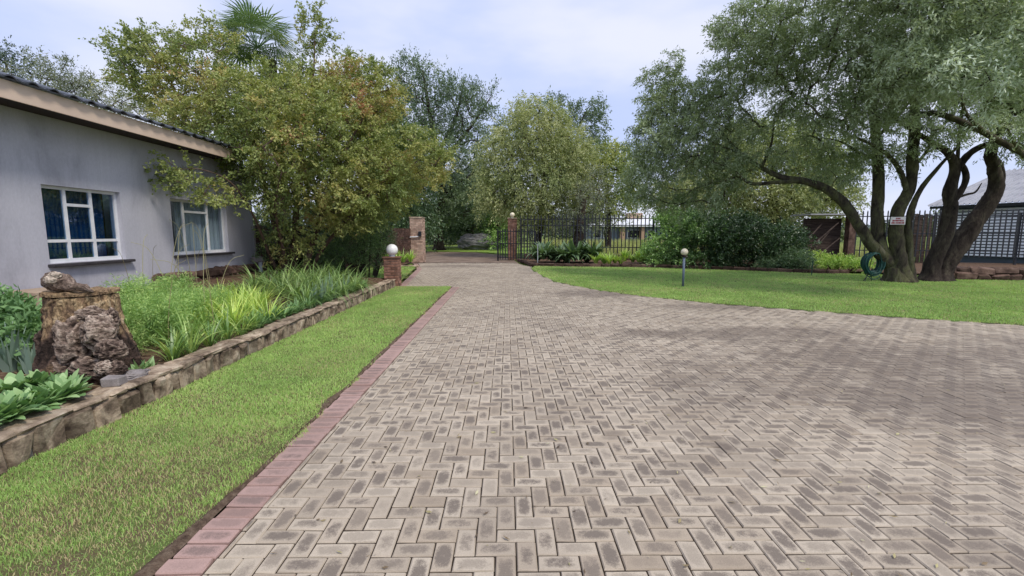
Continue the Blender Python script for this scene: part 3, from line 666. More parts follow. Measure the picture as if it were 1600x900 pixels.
# bollard of brick at the end of the retaining wall, with a globe
bx, by = -3.3, 13.05
bol = thing('brick_pillar', 'short red brick pillar at the far end of the stone retaining wall', 'pillar', (bx, by, 0))
g = Geo(); g.add(*box(bx-.185, bx+.185, by-.185, by+.185, 0, .80)); g.obj('mortar_core', M['mortar'], bol)
brick_skin(bol, 'brick', (bx, by), .40, .40, .80, M['brickred'], .0795, .2)
g = Geo(); V, F = cbox(.46, .46, .05, .012, .003, rng); g.add(V+np.array((bx, by, .825)), F); g.obj('cap', M['brickred'], bol)
lamp = thing('globe_lamp', 'white globe lamp on top of the short red brick pillar', 'lamp', (bx, by, .85))
g = Geo(); g.add(*lathe([(.0, .85), (.09, .85), (.09, .88), (.07, .90), (.0, .90)], 14, (bx, by, 0))); g.obj('lamp_base', M['galv'], lamp)
g = Geo(); g.add(*ball((bx, by, 1.04), .165, 26, 16)); g.obj('globe', M['globe'], lamp, smooth=True)
# lamp on a pole on the right lawn
lx, ly, _ = gp(1067, 448)
pole = thing('garden_lamp', 'cream globe lamp on a thin blue-grey pole in the right lawn', 'lamp', (lx, ly, 0))
g = Geo(); g.add(*tube([(lx, ly, -.02), (lx, ly, .86)], .033, 12)); g.obj('pole', M['bluegrey'], pole, smooth=True)
g = Geo(); g.add(*lathe([(.0, .84), (.06, .84), (.075, .88), (.06, .91), (0, .91)], 14, (lx, ly, 0))); g.obj('collar', M['timber'], pole)
g = Geo(); g.add(*ball((lx, ly, .985), .10, 22, 14)); g.obj('globe', M['creamglobe'], pole, smooth=True)

# gate pillars
def pier(name, label, c, sx, sy, h, mat, cap):
    t = thing(name, label, 'pillar', (c[0], c[1], 0))
    g = Geo(); g.add(*box(c[0]-sx/2+.012, c[0]+sx/2-.012, c[1]-sy/2+.012, c[1]+sy/2-.012, 0, h-.005)); g.obj('mortar_core', M['mortar'], t)
    g = Geo(); k = 0; z = 0.0; course = .085
    while z < h-.02:
        for side in range(4):
            L_ = sx if side % 2 == 0 else sy; off = (sy if side % 2 == 0 else sx)/2; n = max(1, round(L_/.23)); w = L_/n; sh = w/2 if k % 2 else 0
            e = [0]+[w*i+sh for i in range(0 if sh else 1, n)]+[L_]
            for a, b in zip(e[:-1], e[1:]):
                V, F = box(-(b-a)/2+.005, (b-a)/2-.005, -.012, .012, -course/2+.005, course/2-.005); V = V+rng.normal(0, .0025, V.shape)
                V = rotz(V+np.array(((a+b)/2-L_/2, -off+.01, 0)), side*math.pi/2); g.add(V+np.array((c[0], c[1], z+course/2)), F, R.random())
        z += course; k += 1
    tag(g.obj('bricks', mat, t), kind='stuff')
    if cap:
        g = Geo(); V, F = cbox(sx+.04, sy+.04, .07, .015, .006, rng); g.add(V+np.array((c[0], c[1], h+.025)), F); g.obj('cap', M['coping'], t)
    return t
GL = (-4.72, 24.1); GR = (.28, 26.6)
p1 = pier('gate_pillar', 'tall pale brick gate pillar left of the gateway', GL, .64, .8, 2.30, M['brickpale'], True)
p2 = pier('gate_pillar', 'red brick gate pillar right of the gateway behind the open gate leaf', GR, .52, .52, 2.35, M['brickred'], True)
# wiring pipe and box on the left pillar
g = Geo(); yy = GL[1]-.46
g.add(*tube(smooth_line([(-5.12, yy, .05), (-5.12, yy, 1.22), (-5.05, yy, 1.31), (-4.75, yy, 1.33), (-4.55, yy, 1.36)], 4), .03, 7)); tag(g.obj('conduit_pipe', M['whitewall'], loc=(-5.28, yy, 0)), 'white conduit pipe bent along the left gate pillar', 'pipe')
g = Geo(); V, F = cbox(.16, .10, .26, .02); g.add(V+np.array((-4.52, yy, 1.48)), F); ib = g.obj('intercom', M['blackpaint'], loc=(-4.52, yy, 1.4)); tag(ib, 'small dark intercom box on the pale left gate pillar', 'intercom')
# boundary wall from the house corner to the left pillar
bw = thing('boundary_wall', 'brown brick boundary wall half hidden behind shrubs, running to the left gate pillar', 'wall', (-6.5, 19, 0))
A = np.array((-7.7, 13.9)); B = np.array((-5.05, 24.0)); Lw = np.linalg.norm(B-A); an = math.atan2(B[1]-A[1], B[0]-A[0])
g = Geo(); V, F = box(0, Lw, -.1, .1, -.05, 1.72); g.add(rotz(V, an)+np.array((A[0], A[1], 0)), F); g.obj('mortar_core', M['mortar'], bw)
g = Geo(); z = 0; k = 0
while z < 1.7:
    x = -.12*(k % 2)
    while x < Lw:
        a, b = max(0, x), min(Lw, x+.235)
        if b-a > .03:
            V, F = box(a+.006, b-.006, -.118, -.09, z+.006, z+.082); V = V+rng.normal(0, .003, V.shape); g.add(rotz(V, an)+np.array((A[0], A[1], 0)), F, R.random())
        x += .24
    z += .088; k += 1
M['brickdark'] = pmat('dark_brick', [(.045, .025, .02), (.08, .046, .036), (.12, .075, .06)], 5, .9, .35, 80, .2, .35, tone=.7)
tag(g.obj('bricks', M['brickdark'], bw), kind='stuff')

def pale_mesh(h, w=.05):
    V, F = box(-w/2, w/2, -.011, .011, 0, h-.06); gg = Geo(); gg.add(V, F)
    gg.add([(-w/2, -.009, h-.06), (w/2, -.009, h-.06), (w/2, .009, h-.06), (-w/2, .009, h-.06), (-w*.15, 0, h), (w*.15, 0, h)], [np.array([(0, 1, 5, 4), (2, 3, 4, 5)]), np.array([(1, 2, 5), (3, 0, 4)])])
    return gg.mesh('pale', M['blackpaint'])
def fence(name, label, A, B, z0, h, sp, rails, post_at, cat='fence', w=.05):
    A = np.array(A, float); B = np.array(B, float); Lf = np.linalg.norm(B-A); an = math.atan2(B[1]-A[1], B[0]-A[0]); d = (B-A)/Lf
    t = thing(name, label, cat, (A[0], A[1], 0)); pm = pale_mesh(h, w); n = int(Lf/sp)
    for k in range(n+1):
        p = d*(k*sp); o = link('pale', pm, t, (p[0], p[1], z0)); o.rotation_euler = (0, R.gauss(0, .004), an)
    for z in rails:
        g = Geo(); V, F = box(-.02, Lf+.02, .013, .045, z-.022, z+.022); g.add(rotz(V, an), F); g.obj('rail', M['blackpaint'], t, local=True)
    for s in post_at:
        g = Geo(); p = d*(s*Lf); V, F = box(-.035, .035, .046, .116, -.02, z0+h-.15); g.add(rotz(V, an)+np.array((p[0], p[1], 0)), F); g.obj('post', M['blackpaint'], t, local=True)
    return t
def fy(x): return 26.0-.25*(x-1)
fence('palisade_fence', 'black palisade fence between the right gate pillar and the dark hedge', (.75, fy(.75)), (11.4, fy(11.4)), .42, 2.12, .2, (.75, 1.95, 2.30), (0, .33, .66, 1))
fence('palisade_fence', 'black palisade fence behind the many-stemmed tree, in front of the corrugated shed', (16.7, fy(16.7)), (26.2, fy(26.2)), .40, 2.2, .21, (.70, 1.5, 2.32), (.02, .35, .68, 1))
fence('gate_leaf', 'open dark steel gate leaf standing before the right gate pillar', (-.56, 25.5), (1.5, 24.85), .06, 1.72, .155, (.16, .95, 1.62), (0, 1), 'gate', .045)
g = Geo(); x = .95
while x < 11.4:                              # low stone footing under the fence
    w = R.uniform(.3, .6); V, F = cbox(w-.015, .24, .36, .04, .02, rng); g2 = Geo(); g2.add(V+np.array((x+w/2, fy(x+w/2)-.02, .22)), F, R.random())
    if x < 1.0: ft = thing('fence_footing', 'low brown stone footing under the black palisade fence by the gate', 'wall', (1, fy(1), 0))
    g2.obj('stone', M['darkstone'], ft); x += w
# globe on the right pillar
lp = thing('globe_lamp', 'pale globe lamp on top of the right gate pillar', 'lamp', (GR[0], GR[1], 2.41))
g = Geo(); g.add(*lathe([(0, 2.41), (.07, 2.41), (.06, 2.46), (0, 2.46)], 12, (GR[0], GR[1], 0))); g.obj('lamp_base', M['galv'], lp)
g = Geo(); g.add(*ball((GR[0], GR[1], 2.58), .14, 20, 12)); g.obj('globe', M['creamglobe'], lp, smooth=True)
# stake in the bed by the gate
sx_, sy_, _ = gp(840, 412, .1); g = Geo(); g.add(*tube([(sx_, sy_, 0), (sx_, sy_, 1.02)], .02, 7)); tag(g.obj('stake', M['galv'], loc=(sx_, sy_, 0)), 'thin pale steel stake standing in the dark leafy plants by the gate', 'stake')
sx_, sy_, _ = gp(1268, 428, .05); g = Geo(); g.add(*tube([(sx_, sy_, 0), (sx_+.02, sy_, .55)], .014, 6)); tag(g.obj('stake', M['hose'], loc=(sx_, sy_, 0)), 'thin green stake at the lawn edge by the right end of the hedge', 'stake')

# kerb of the right bed
kb = thing('bed_kerb', 'low brown stone kerb between the right lawn and the fence bed', 'kerb', (6, 20, 0))
KP = np.array([(.55, 24.7), (.95, 22.9), (1.15, 21.35), (1.7, 20.9), (3.1, 20.55), (5.9, 20.15), (8.28, 19.05), (11.6, 17.05), (12.6, 16.95)]); KP = smooth_line(KP, 8)
seg = np.linalg.norm(np.diff(KP, axis=0), axis=1); cum = np.concatenate(([0], np.cumsum(seg))); s = 0
while s < cum[-1]-.1:
    w = R.uniform(.3, .55); m_ = s+w/2; p = np.array([np.interp(m_, cum, KP[:, k]) for k in (0, 1)]); q = np.array([np.interp(m_+.1, cum, KP[:, k]) for k in (0, 1)])-p
    V, F = cbox(w-.012, .15, .17, .025, .008, rng); g = Geo(); g.add(rotz(V, math.atan2(q[1], q[0]))+np.array((p[0], p[1], .065)), F, R.random()); g.obj('stone', M['darkstone'], kb); s += w
kb2 = thing('bed_kerb', 'low pale kerb of the small plant bed left of the driveway near the gate', 'kerb', (-5, 20, 0))
x = -7.2
while x < -4.05:
    w = R.uniform(.28, .5); V, F = cbox(w-.012, .14, .13, .02, .006, rng); g = Geo(); g.add(V+np.array((x+w/2, 20.05, .05)), F, R.random()); g.obj('stone', M['coping'], kb2); x += w
# dark rubble wall at the far right
rw = thing('rubble_wall', 'dark rubble stone wall at the right edge, below the palisade fence', 'wall', (17, 15.5, 0))
for row in range(2):
    a = gp(1478, 437); b = gp(1700, 441); s = 0; Lr = np.linalg.norm(b[:2]-a[:2]); dr = (b[:2]-a[:2])/Lr
    while s < Lr:
        w = R.uniform(.3, .7); V, F = cbox(w-.01, .4, .23, .05, .025, rng); p = a[:2]+dr*(s+w/2)
        g = Geo(); g.add(rotz(V, math.atan2(dr[1], dr[0]))+np.array((p[0], p[1]+.2+row*.05, .09+row*.21)), F, R.random()); g.obj('stone', M['darkstone'], rw); s += w

# ------------------------------------------------------------------ corrugated shed at the far right
sh = thing('shed', 'shed of pale horizontal boards under a grey corrugated roof behind the right fence', 'shed', (24.8, 21.8, 0))
E0 = np.array((24.8, 21.8)); ed = np.array((-.3, .954)); ed /= np.linalg.norm(ed); nd = np.array((ed[1], -ed[0]))   # eave direction; up-slope direction
ta, tb = -4.0, 3.7
def sp3(t_, s_, z): p = E0+ed*t_+nd*s_; return (p[0], p[1], z)
z = .35; bi = 0
while z < 2.75:
    g = Geo(); V = [sp3(ta, .30, z), sp3(tb, .30, z), sp3(tb, .34, z), sp3(ta, .34, z), sp3(ta, .34, z+.10), sp3(tb, .34, z+.10), sp3(tb, .37, z+.10), sp3(ta, .37, z+.10)]
    g.add(V, np.array([(0, 1, 5, 4), (1, 2, 6, 5), (2, 3, 7, 6), (3, 0, 4, 7), (4, 5, 6, 7), (3, 2, 1, 0)]), R.random()); g.obj('board', M['slatwhite'], sh); z += .155
g = Geo(); V = [sp3(ta, .42, -.05), sp3(tb-.02, .42, -.05), sp3(tb-.02, 6, -.05), sp3(ta, 6, -.05), sp3(ta, .42, 3.0), sp3(tb-.02, .42, 3.0), sp3(tb-.02, 6, 3.0), sp3(ta, 6, 3.0)]
g.add(V, np.array([(0, 1, 5, 4), (1, 2, 6, 5), (2, 3, 7, 6), (3, 0, 4, 7), (4, 5, 6, 7)])); M['shedgap'] = plain('blue_grey_sheet', (.085, .105, .14))
g.obj('inner_wall', M['shedgap'], sh)
ts = []; pr = []; q_ = ta-.2
while q_ < tb+.25: ts += [q_, q_+.15, q_+.172, q_+.212]; pr += [0, 0, .055, .055]; q_ += .235
ts = np.array(ts); pr = np.array(pr); npr = len(ts)
nx = tb-ta; slope = .34
V = np.concatenate([np.array([sp3(t_, s_, 3.02+slope*(s_+.1)+q) for t_, q in zip(ts, pr)]) for s_ in (-.1, 6.4)]); j = np.arange(npr-1); F = np.stack((j, npr+j, npr+j+1, j+1), -1)
g = Geo(); g.add(V, F); V2 = V.copy(); V2[:, 2] -= .012; g.add(V2, F[:, ::-1]); g.obj('roof', M['roofsheet'], sh)
g = Geo(); V = [sp3(ta-.2, -.04, 2.86), sp3(tb+.2, -.04, 2.86), sp3(tb+.2, .0, 2.86), sp3(ta-.2, 0, 2.86), sp3(ta-.2, -.04, 3.0), sp3(tb+.2, -.04, 3.0), sp3(tb+.2, 0, 3.0), sp3(ta-.2, 0, 3.0)]
g.add(V, np.array([(0, 1, 5, 4), (1, 2, 6, 5), (2, 3, 7, 6), (3, 0, 4, 7), (4, 5, 6, 7), (3, 2, 1, 0)])); g.obj('gutter', M['blackpaint'], sh)

# dark store of old timber under the tree, left of the right fence
st = thing('timber_shelter', 'dark brick and timber shelter under the tree, left of the right fence', 'shelter', at(1290, 400, 20.5))
c0 = at(1262, 400, 21.0); c1 = at(1328, 400, 21.0)
g = Geo(); g.add(*box(c0[0], c1[0]-.3, 21.3, 21.5, 0, 2.2)); g.obj('wall', M['timber'], st)
g = Geo(); g.add(*box(c1[0]-.28, c1[0]+.02, 20.8, 21.1, 0, 2.32)); g.obj('pier', M['darkstone'], st)
g = Geo(); V, F = box(c0[0]-.2, c1[0]+.15, 20.7, 22.2, 2.34, 2.40); g.add(V, F); g.obj('roof', M['roofsheet'], st)
for k, (ua, va, ub, vb) in enumerate(((1262, 390, 1310, 348), (1270, 392, 1296, 362), (1264, 372, 1284, 350), (1280, 398, 1312, 372))):
    g = Geo(); g.add(*tube([at(ua, va, 20.6), at(ub, vb, 20.9+.05*k)], (.035, .03), 6)); g.obj('pole', M['timber'], st)
# dark timber screen behind the trunks
ds = thing('board_screen', 'dark vertical timber board screen behind the tree trunks', 'screen', at(1446, 400, 22.4))
a = at(1424, 400, 22.2); b = at(1468, 400, 21.9); n = 6
for k in range(n):
    xa = a[0]+(b[0]-a[0])*k/n; xb = a[0]+(b[0]-a[0])*(k+1)/n-.02; yk = a[1]+(b[1]-a[1])*k/n
    g = Geo(); V, F = box(xa, xb, yk, yk+.03, .05, 2.42+R.uniform(-.06, .06)); g.add(V, F, R.random()); g.obj('board', M['timber'], ds)

# ------------------------------------------------------------------ farmhouse far beyond the fence
fh = thing('farmhouse', 'long white-roofed farmhouse far beyond the palisade fence', 'house', (18, 62, 0))
xa, xb = at(922, 365, 60)[0], at(1045, 365, 60)[0]
g = Geo(); g.add(*box(xa, xb, 60.6, 66, -.06, 2.5)); g.obj('wall', M['bluegrey'], fh)
g = Geo(); V = [(xa-.5, 59.6, 2.55), (xb+.5, 59.6, 2.55), (xb+.5, 63, 3.55), (xa+1.2, 63, 3.55), (xa-.5, 66.6, 2.55), (xb+.5, 66.6, 2.55)]
g.add(V, np.array([(0, 1, 2, 3), (3, 2, 5, 4)])); g.add([(xa-.5, 59.58, 2.40), (xb+.5, 59.58, 2.40), (xb+.5, 59.58, 2.57), (xa-.5, 59.58, 2.57)], np.array([(0, 1, 2, 3)])); g.obj('roof', M['whitewall'], fh)
for u in (973, 1004):
    px = at(u, 365, 60)[0]; g = Geo(); g.add(*box(px-.3, px+.3, 59.9, 60.5, -.06, 2.5)); g.obj('pillar', M['orange'], fh)
for u in (935, 950, 988, 998, 1020):
    px = at(u, 365, 60)[0]; w = Geo(); w.add(*box(px-.5, px+.5, 60.55, 60.62, .9, 2.0)); f = w.obj('window', M['white'], fh)
    w = Geo(); w.add(*box(px-.42, px+.42, 60.52, 60.56, .97, 1.93)); w.obj('pane', M['room'], f)
ch = at(990, 345, 63); g = Geo(); g.add(*box(ch[0]-.8, ch[0]+1.2, 62.9, 64.5, 3.2, 4.3)); g.obj('chimney', M['brickpale'], fh)
#PART2
# ------------------------------------------------------------------ stump with a log, blocks
stp = thing('tree_stump', 'tall weathered tree stump with a gnarled grey burl in the left plant bed', 'tree stump', (-3.92, 4.25, .2))
def stump():
    nu, nv = 150, 90; c = np.array((-3.99, 4.25)); z0, z1 = .14, .93
    ph = np.arange(nu)*TAU/nu; V = []; T = []
    for i in range(nv+1):
        f = i/nv; z = z0+(z1-z0)*f
        r = .235+.12*(1-f)**1.5+.012*f
        for a in ph:
            ca, sa = math.cos(a), math.sin(a); q = Vector((ca*1.6, sa*1.6, z*.9))
            wrp = mn.noise(q*1.9)*.6
            n1 = mn.noise(Vector((ca*7, sa*7, z*1.6+wrp))); n2 = 1-abs(mn.noise(Vector((ca*5+wrp, sa*5, z*7)))); n3 = mn.noise(Vector((ca*11, sa*11, z*16)))
            fl = 1-abs(mn.noise(Vector((ca*3.1, sa*3.1+wrp, z*9.5))))
            rr = r*(1+.11*mn.noise(q*1.3)+.05*n1+.055*(n2-.75)+.03*n3+.035*(fl > .86))
            rr += .08*(1-f)**2*max(0, math.sin(3*a+.6))
            V.append((c[0]+rr*ca, c[1]+rr*sa, z+.02*mn.noise(q*2.1)*(f > .9)))
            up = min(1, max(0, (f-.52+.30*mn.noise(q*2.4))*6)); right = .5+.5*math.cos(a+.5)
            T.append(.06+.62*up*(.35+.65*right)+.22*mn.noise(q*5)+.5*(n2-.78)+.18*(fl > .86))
    idx = np.arange((nv+1)*nu).reshape(nv+1, nu); F = np.stack((idx[:-1], np.roll(idx[:-1], -1, 1), np.roll(idx[1:], -1, 1), idx[1:]), -1).reshape(-1, 4)
    return np.array(V), F, np.array(T)
def woodmat(name, stops, s1, s2):
    m, t, o = newmat(name); l = t.links.new
    a = N(t, 'ShaderNodeAttribute', attribute_name='tone'); g_ = N(t, 'ShaderNodeNewGeometry'); P = g_.outputs['Position']
    mpn = N(t, 'ShaderNodeMapping'); mpn.inputs['Scale'].default_value = s1; mpn.inputs['Rotation'].default_value = (.3, .5, .2); l(P, mpn.inputs[0])
    n1 = tnoise(t, 9, 7, .65, mpn.outputs[0], .8); n2 = tnoise(t, 48, 5, .65, mpn.outputs[0], .5)
    f = math_(t, 'ADD', a.outputs['Fac'], math_(t, 'MULTIPLY', math_(t, 'SUBTRACT', n1.outputs['Fac'], .5), .75), True)
    c = ramp(t, stops, f).outputs[0]; c = mixc(t, 1, c, math_(t, 'MAXIMUM', math_(t, 'ADD', math_(t, 'MULTIPLY', math_(t, 'SUBTRACT', n2.outputs['Fac'], .5), 4.2), 1.0), .22), 'MULTIPLY')
    p = N(t, 'ShaderNodeBsdfPrincipled'); p.inputs['Roughness'].default_value = .9; p.inputs['Specular IOR Level'].default_value = .2; l(c, p.inputs['Base Color'])
    b = N(t, 'ShaderNodeBump'); b.inputs['Strength'].default_value = .9; b.inputs['Distance'].default_value = .025
    l(math_(t, 'ADD', n1.outputs['Fac'], math_(t, 'MULTIPLY', n2.outputs['Fac'], .6)), b.inputs['Height']); l(b.outputs[0], p.inputs['Normal']); l(p.outputs[0], o.inputs[0]); return m
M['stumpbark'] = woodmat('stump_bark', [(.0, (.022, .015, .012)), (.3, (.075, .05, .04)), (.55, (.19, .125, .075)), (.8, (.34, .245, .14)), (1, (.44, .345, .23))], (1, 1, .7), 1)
M['burl'] = woodmat('burl_wood', [(.0, (.02, .014, .011)), (.25, (.075, .052, .042)), (.5, (.20, .148, .118)), (.75, (.36, .285, .23)), (1, (.52, .44, .36))], (1, 1, 1.6), 1)
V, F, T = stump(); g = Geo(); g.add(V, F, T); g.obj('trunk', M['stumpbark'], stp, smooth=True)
# cut top
g = Geo(); nu = 150; top = V[-nu:]; cc = top.mean(0); ring2 = cc+(top-cc)*1.05; ring2[:, 2] = .942; ring3 = ring2.copy(); ring3[:, 2] += .03
ring3[:, 2] += .012*np.sin(np.arange(nu)*.33); cap = np.vstack((ring2, ring3, cc+np.array((0, 0, .045)))); j = np.arange(nu); j2 = (j+1) % nu
g.add(cap, [np.stack((j, j2, nu+j2, nu+j), -1), np.stack((nu+j, nu+j2, np.full(nu, 2*nu)), -1)], .62); g.obj('cut_top', M['stumpbark'], stp)
# burls: lumps of twisted wood on the side towards the path
def burl(c, r, sq, seed, tone, ridge=.13, rot=0):
    V, F = ball((0, 0, 0), 1, 72, 46); o = []; T = []
    for p in V:
        q = Vector(p); n1 = mn.noise(q*1.7+Vector((seed, 0, 0))); w = Vector(mn.noise_vector(q*1.6+Vector((0, seed, 0))))*.7
        n2 = 1-abs(mn.noise(Vector((q.x*2.0+seed, q.y*2.0, q.z*4.2))+w)); n4 = 1-abs(mn.noise(Vector((q.x*4+seed, q.y*4, q.z*9))+w*2)); n3 = mn.noise(q*9+Vector((0, seed, 0)))
        k = 1+.28*n1+ridge*(n2-.7)*2.2+.085*(n4-.75)*2+.03*n3; o.append(np.array(p)*k); T.append(tone+.9*(n2-.78)+.45*(n4-.78)+.25*n1)
    return rotz(np.array(o)*r*np.array(sq), rot)+np.array(c), F, np.array(T)
for (u, v, y, r, sq, seed, tone) in ((122, 535, 4.02, .155, (1, .7, 1.35), 3, .5), (165, 520, 4.0, .135, (1.0, .8, 1.1), 8, .55), (182, 548, 3.95, .12, (.9, .9, .8), 13, .36), (150, 578, 3.93, .13, (1.3, .8, .8), 21, .42),
                                     (108, 575, 4.02, .14, (1.2, .8, 1.0), 27, .36), (188, 580, 3.88, .09, (.9, .9, .9), 31, .22), (150, 492, 4.1, .10, (1.4, .8, .7), 37, .5), (86, 545, 4.12, .13, (.8, .7, 1.5), 41, .12), (172, 575, 3.83, .06, (1, 1, 1), 43, .66),
                                     (182, 500, 4.1, .08, (.8, .8, 1.2), 47, .4)):
    V, F, T = burl(at(u-9, v, y), r, sq, seed, tone); g = Geo(); g.add(V, F, T); g.obj('burl', M['burl'], stp, smooth=True)
# log on the stump
V, F = tube(smooth_line([(-4.19, 4.16, 1.05), (-4.10, 4.14, 1.07), (-4.0, 4.12, 1.06), (-3.89, 4.1, 1.03), (-3.72, 4.08, 1.0)], 6), np.interp(np.linspace(0, 1, 25), [0, .08, .3, .6, 1], [.03, .078, .088, .06, .018]), 18, True, .05, rng)
V = np.array([p+.026*np.array(mn.noise_vector(Vector(p)*9))+.014*np.array(mn.noise_vector(Vector(p)*26)) for p in V]); g = Geo(); g.add(V, F, .33+.3*rng.random(len(V)))
lg = g.obj('log', M['burl'], loc=at(120, 460, 4.1), smooth=True); tag(lg, 'weathered piece of driftwood lying on the tree stump', 'log')
for (u, c_) in ((118, (-4.03, 4.07, 1.13)), (112, (-4.05, 4.04, 1.09))):
    V, F, T = burl(c_, .035, (1.5, .7, .9), u, .95); g = Geo(); g.add(V, F, np.ones(len(V))*.98); g.obj('broken_knot', M['burl'], lg, smooth=True)
c = gp(203, 610, .25); g = Geo(); V, F = cbox(.135, .11, .08, .008, .003, rng); c = np.array((-3.30, 3.72)); g.add(rotz(V, .2)+np.array((c[0], c[1], .272)), F); tag(g.obj('paving_block', M['concrete'], loc=(c[0], c[1], .23)), 'small grey concrete block on the retaining wall beside the stump', 'block')
V, F, T = burl((-3.34, 3.98, .24), .085, (1.0, 1.5, .5), 55, .5); g = Geo(); g.add(V, F, T); tag(g.obj('stone', M['concrete'], loc=gp(228, 590, .25), smooth=True), 'flat grey stone lying behind the concrete block near the stump', 'stone')
# boulder beyond the gate
V, F, T = burl(at(745, 380, 44), 1.45, (1.25, .9, .62), 61, .5); g = Geo(); g.add(V, F, T); tag(g.obj('boulder', M['rock'], loc=at(748, 388, 44), smooth=True), 'large grey boulder on the lawn beyond the gateway', 'boulder')
# tap standpipe by the house corner
tp = thing('standpipe', 'grey standpipe at the house corner beside the brown stone plinth', 'standpipe', at(408, 428, 12.6))
q = at(408, 430, 12.6); g = Geo(); g.add(*tube([(q[0], q[1], .2), (q[0], q[1], .80)], .05, 8)); g.obj('pipe', M['galv'], tp)
V, F, T = burl((q[0]-.08, q[1]+.05, .78), .15, (1.3, .9, .6), 71, .5); g = Geo(); g.add(V, F, T); g.obj('stone_cap', M['concrete'], tp, smooth=True)

# hose on its stand
hx, hy, _ = gp(1361, 440); hz = EYE+(365-408)/710*hy
hs = thing('hose_stand', 'thin black wire hose stand on the lawn beside the many-stemmed tree', 'hose stand', (hx, hy, 0))
for (dx0, dx1, dy) in ((-.30, -.08, -.12), (-.14, .02, .14), (.26, .10, -.12), (.12, -.02, .14)):
    g = Geo(); g.add(*tube([(hx+dx0, hy+dy, 0), (hx+dx1, hy, .42)], .010, 6)); g.obj('leg', M['blackpaint'], hs)
g = Geo(); g.add(*tube([(hx-.02, hy-.14, .86), (hx-.02, hy+.14, .86)], .03, 8)); g.add(*tube([(hx-.1, hy, .4), (hx-.02, hy, .86)], .012, 6)); g.obj('reel_arm', M['blackpaint'], hs)
g = Geo()
for k in range(22):
    a = np.linspace(0, TAU, 30); rx = .24+R.uniform(-.045, .045); rz = .33+R.uniform(-.05, .05); dy = (k-10.5)*.012
    P = np.stack((hx+rx*np.cos(a)+.03*R.uniform(-1, 1), hy+dy+.015*np.sin(a*2+k), .88-rz+.02+rz*np.sin(a)+.02*R.uniform(-1, 1)), 1); g.add(*tube(P, .0155, 6, False))
a = np.linspace(math.pi*1.1, TAU*.98, 14); g.add(*tube(np.stack((hx+.16*np.cos(a), hy-.1+0*a, .20+.12*np.sin(a)), 1), .012, 6))
tag(g.obj('garden_hose', M['hose'], loc=(hx, hy, .5), smooth=True), 'coil of dark green garden hose hanging on the wire stand', 'hose')

# sign on the trunk: white board, three lines of red print too small to read
sg = thing('sign', 'small white sign with red lettering fixed to the many-stemmed tree', 'sign', at(1403, 345, 13.75))
a = at(1391, 351, 13.75); b = at(1415, 339, 13.75); g = Geo(); V, F = cbox(b[0]-a[0], .012, b[2]-a[2], .004); sc_ = (a+b)/2; g.add(rotz(V, -.05)+sc_, F); g.obj('board', M['signwhite'], sg)
g = Geo()
for row, (zf, spans) in enumerate(((.30, ((-.07, .07),)), (.02, ((-.17, .17),)), (-.27, ((-.19, -.08), (-.05, .17))))):
    for (s0, s1) in spans:
        x = s0
        while x < s1:
            w = .018; zc = sc_[2]+zf*(b[2]-a[2]); hh = .022
            for (xa, xb, za, zb) in ((0, .004, -hh, hh), (.004, .013, -hh if R.random() < .5 else hh-.006, -hh+.006 if R.random() < .5 else hh)):
                za, zb = min(za, zb), max(za, zb)
                g.add(*box(sc_[0]+x+xa, sc_[0]+x+xb, sc_[1]-.014, sc_[1]-.0075, zc+za, zc+max(zb, za+.004)))
            x += w
V = np.concatenate(g.V); o_ = V-sc_; V = rotz(o_, -.05)+sc_; g.V = [V]; g.T = [np.zeros(len(V))]; g.obj('lettering', M['signred'], sg)

# ------------------------------------------------------------------ trees
def twig_leaves(C, out, rc, K, Mn, L, Wd, rg, up=.2, droop=.0, spread=.9, tone=None, tvar=.2, flat=.0, along=1.0, lj=.9):
    """K twigs from every clump centre C, Mn leaves along each: returns leaf verts, tones and twig lines"""
    n = len(C); rc = np.broadcast_to(rc, (n,))
    d = rg.normal(0, 1, (n, K, 3))*spread; d += out[:, None, :]*.9; d[..., 2] = d[..., 2]*(1-flat)+up; d = unit(d)
    ln = rc[:, None]*rg.uniform(.55, 1.25, (n, K))
    S = C[:, None, :]+rg.normal(0, 1, (n, K, 3))*(rc[:, None, None]*.18)
    t = (rg.random((n, K, Mn))*along)**.75
    sag = -droop*(t**2)*ln[..., None]
    P = S[:, :, None, :]+d[:, :, None, :]*(t*ln[..., None])[..., None]; P[..., 2] += sag
    P += rg.normal(0, 1, P.shape)*(L*.35)
    D = d[:, :, None, :]*.7+rg.normal(0, 1, P.shape)*lj*.75; D[..., 2] -= droop*1.4; D = unit(D)
    P = P.reshape(-1, 3); D = D.reshape(-1, 3); m = len(P)
    S2 = unit(np.cross(D, rg.normal(0, 1, (m, 3)))); Nn = np.cross(S2, D); l = L*rg.uniform(.65, 1.25, m)[:, None]; w = Wd*rg.uniform(.7, 1.2, m)[:, None]
    mid = P+D*l*.48+Nn*w*.12
    V = np.stack((P, mid+S2*w/2, P+D*l-Nn*w*.1, mid-S2*w/2), 1).reshape(-1, 3)
    tb = np.repeat(tone if tone is not None else np.full(n, .5), K*Mn); T = np.clip(tb+rg.normal(0, tvar, m), 0, 1)
    E = S+d*ln[..., None]; E[..., 2] += -droop*ln
    return V, np.repeat(T, 4), S.reshape(-1, 3), E.reshape(-1, 3)
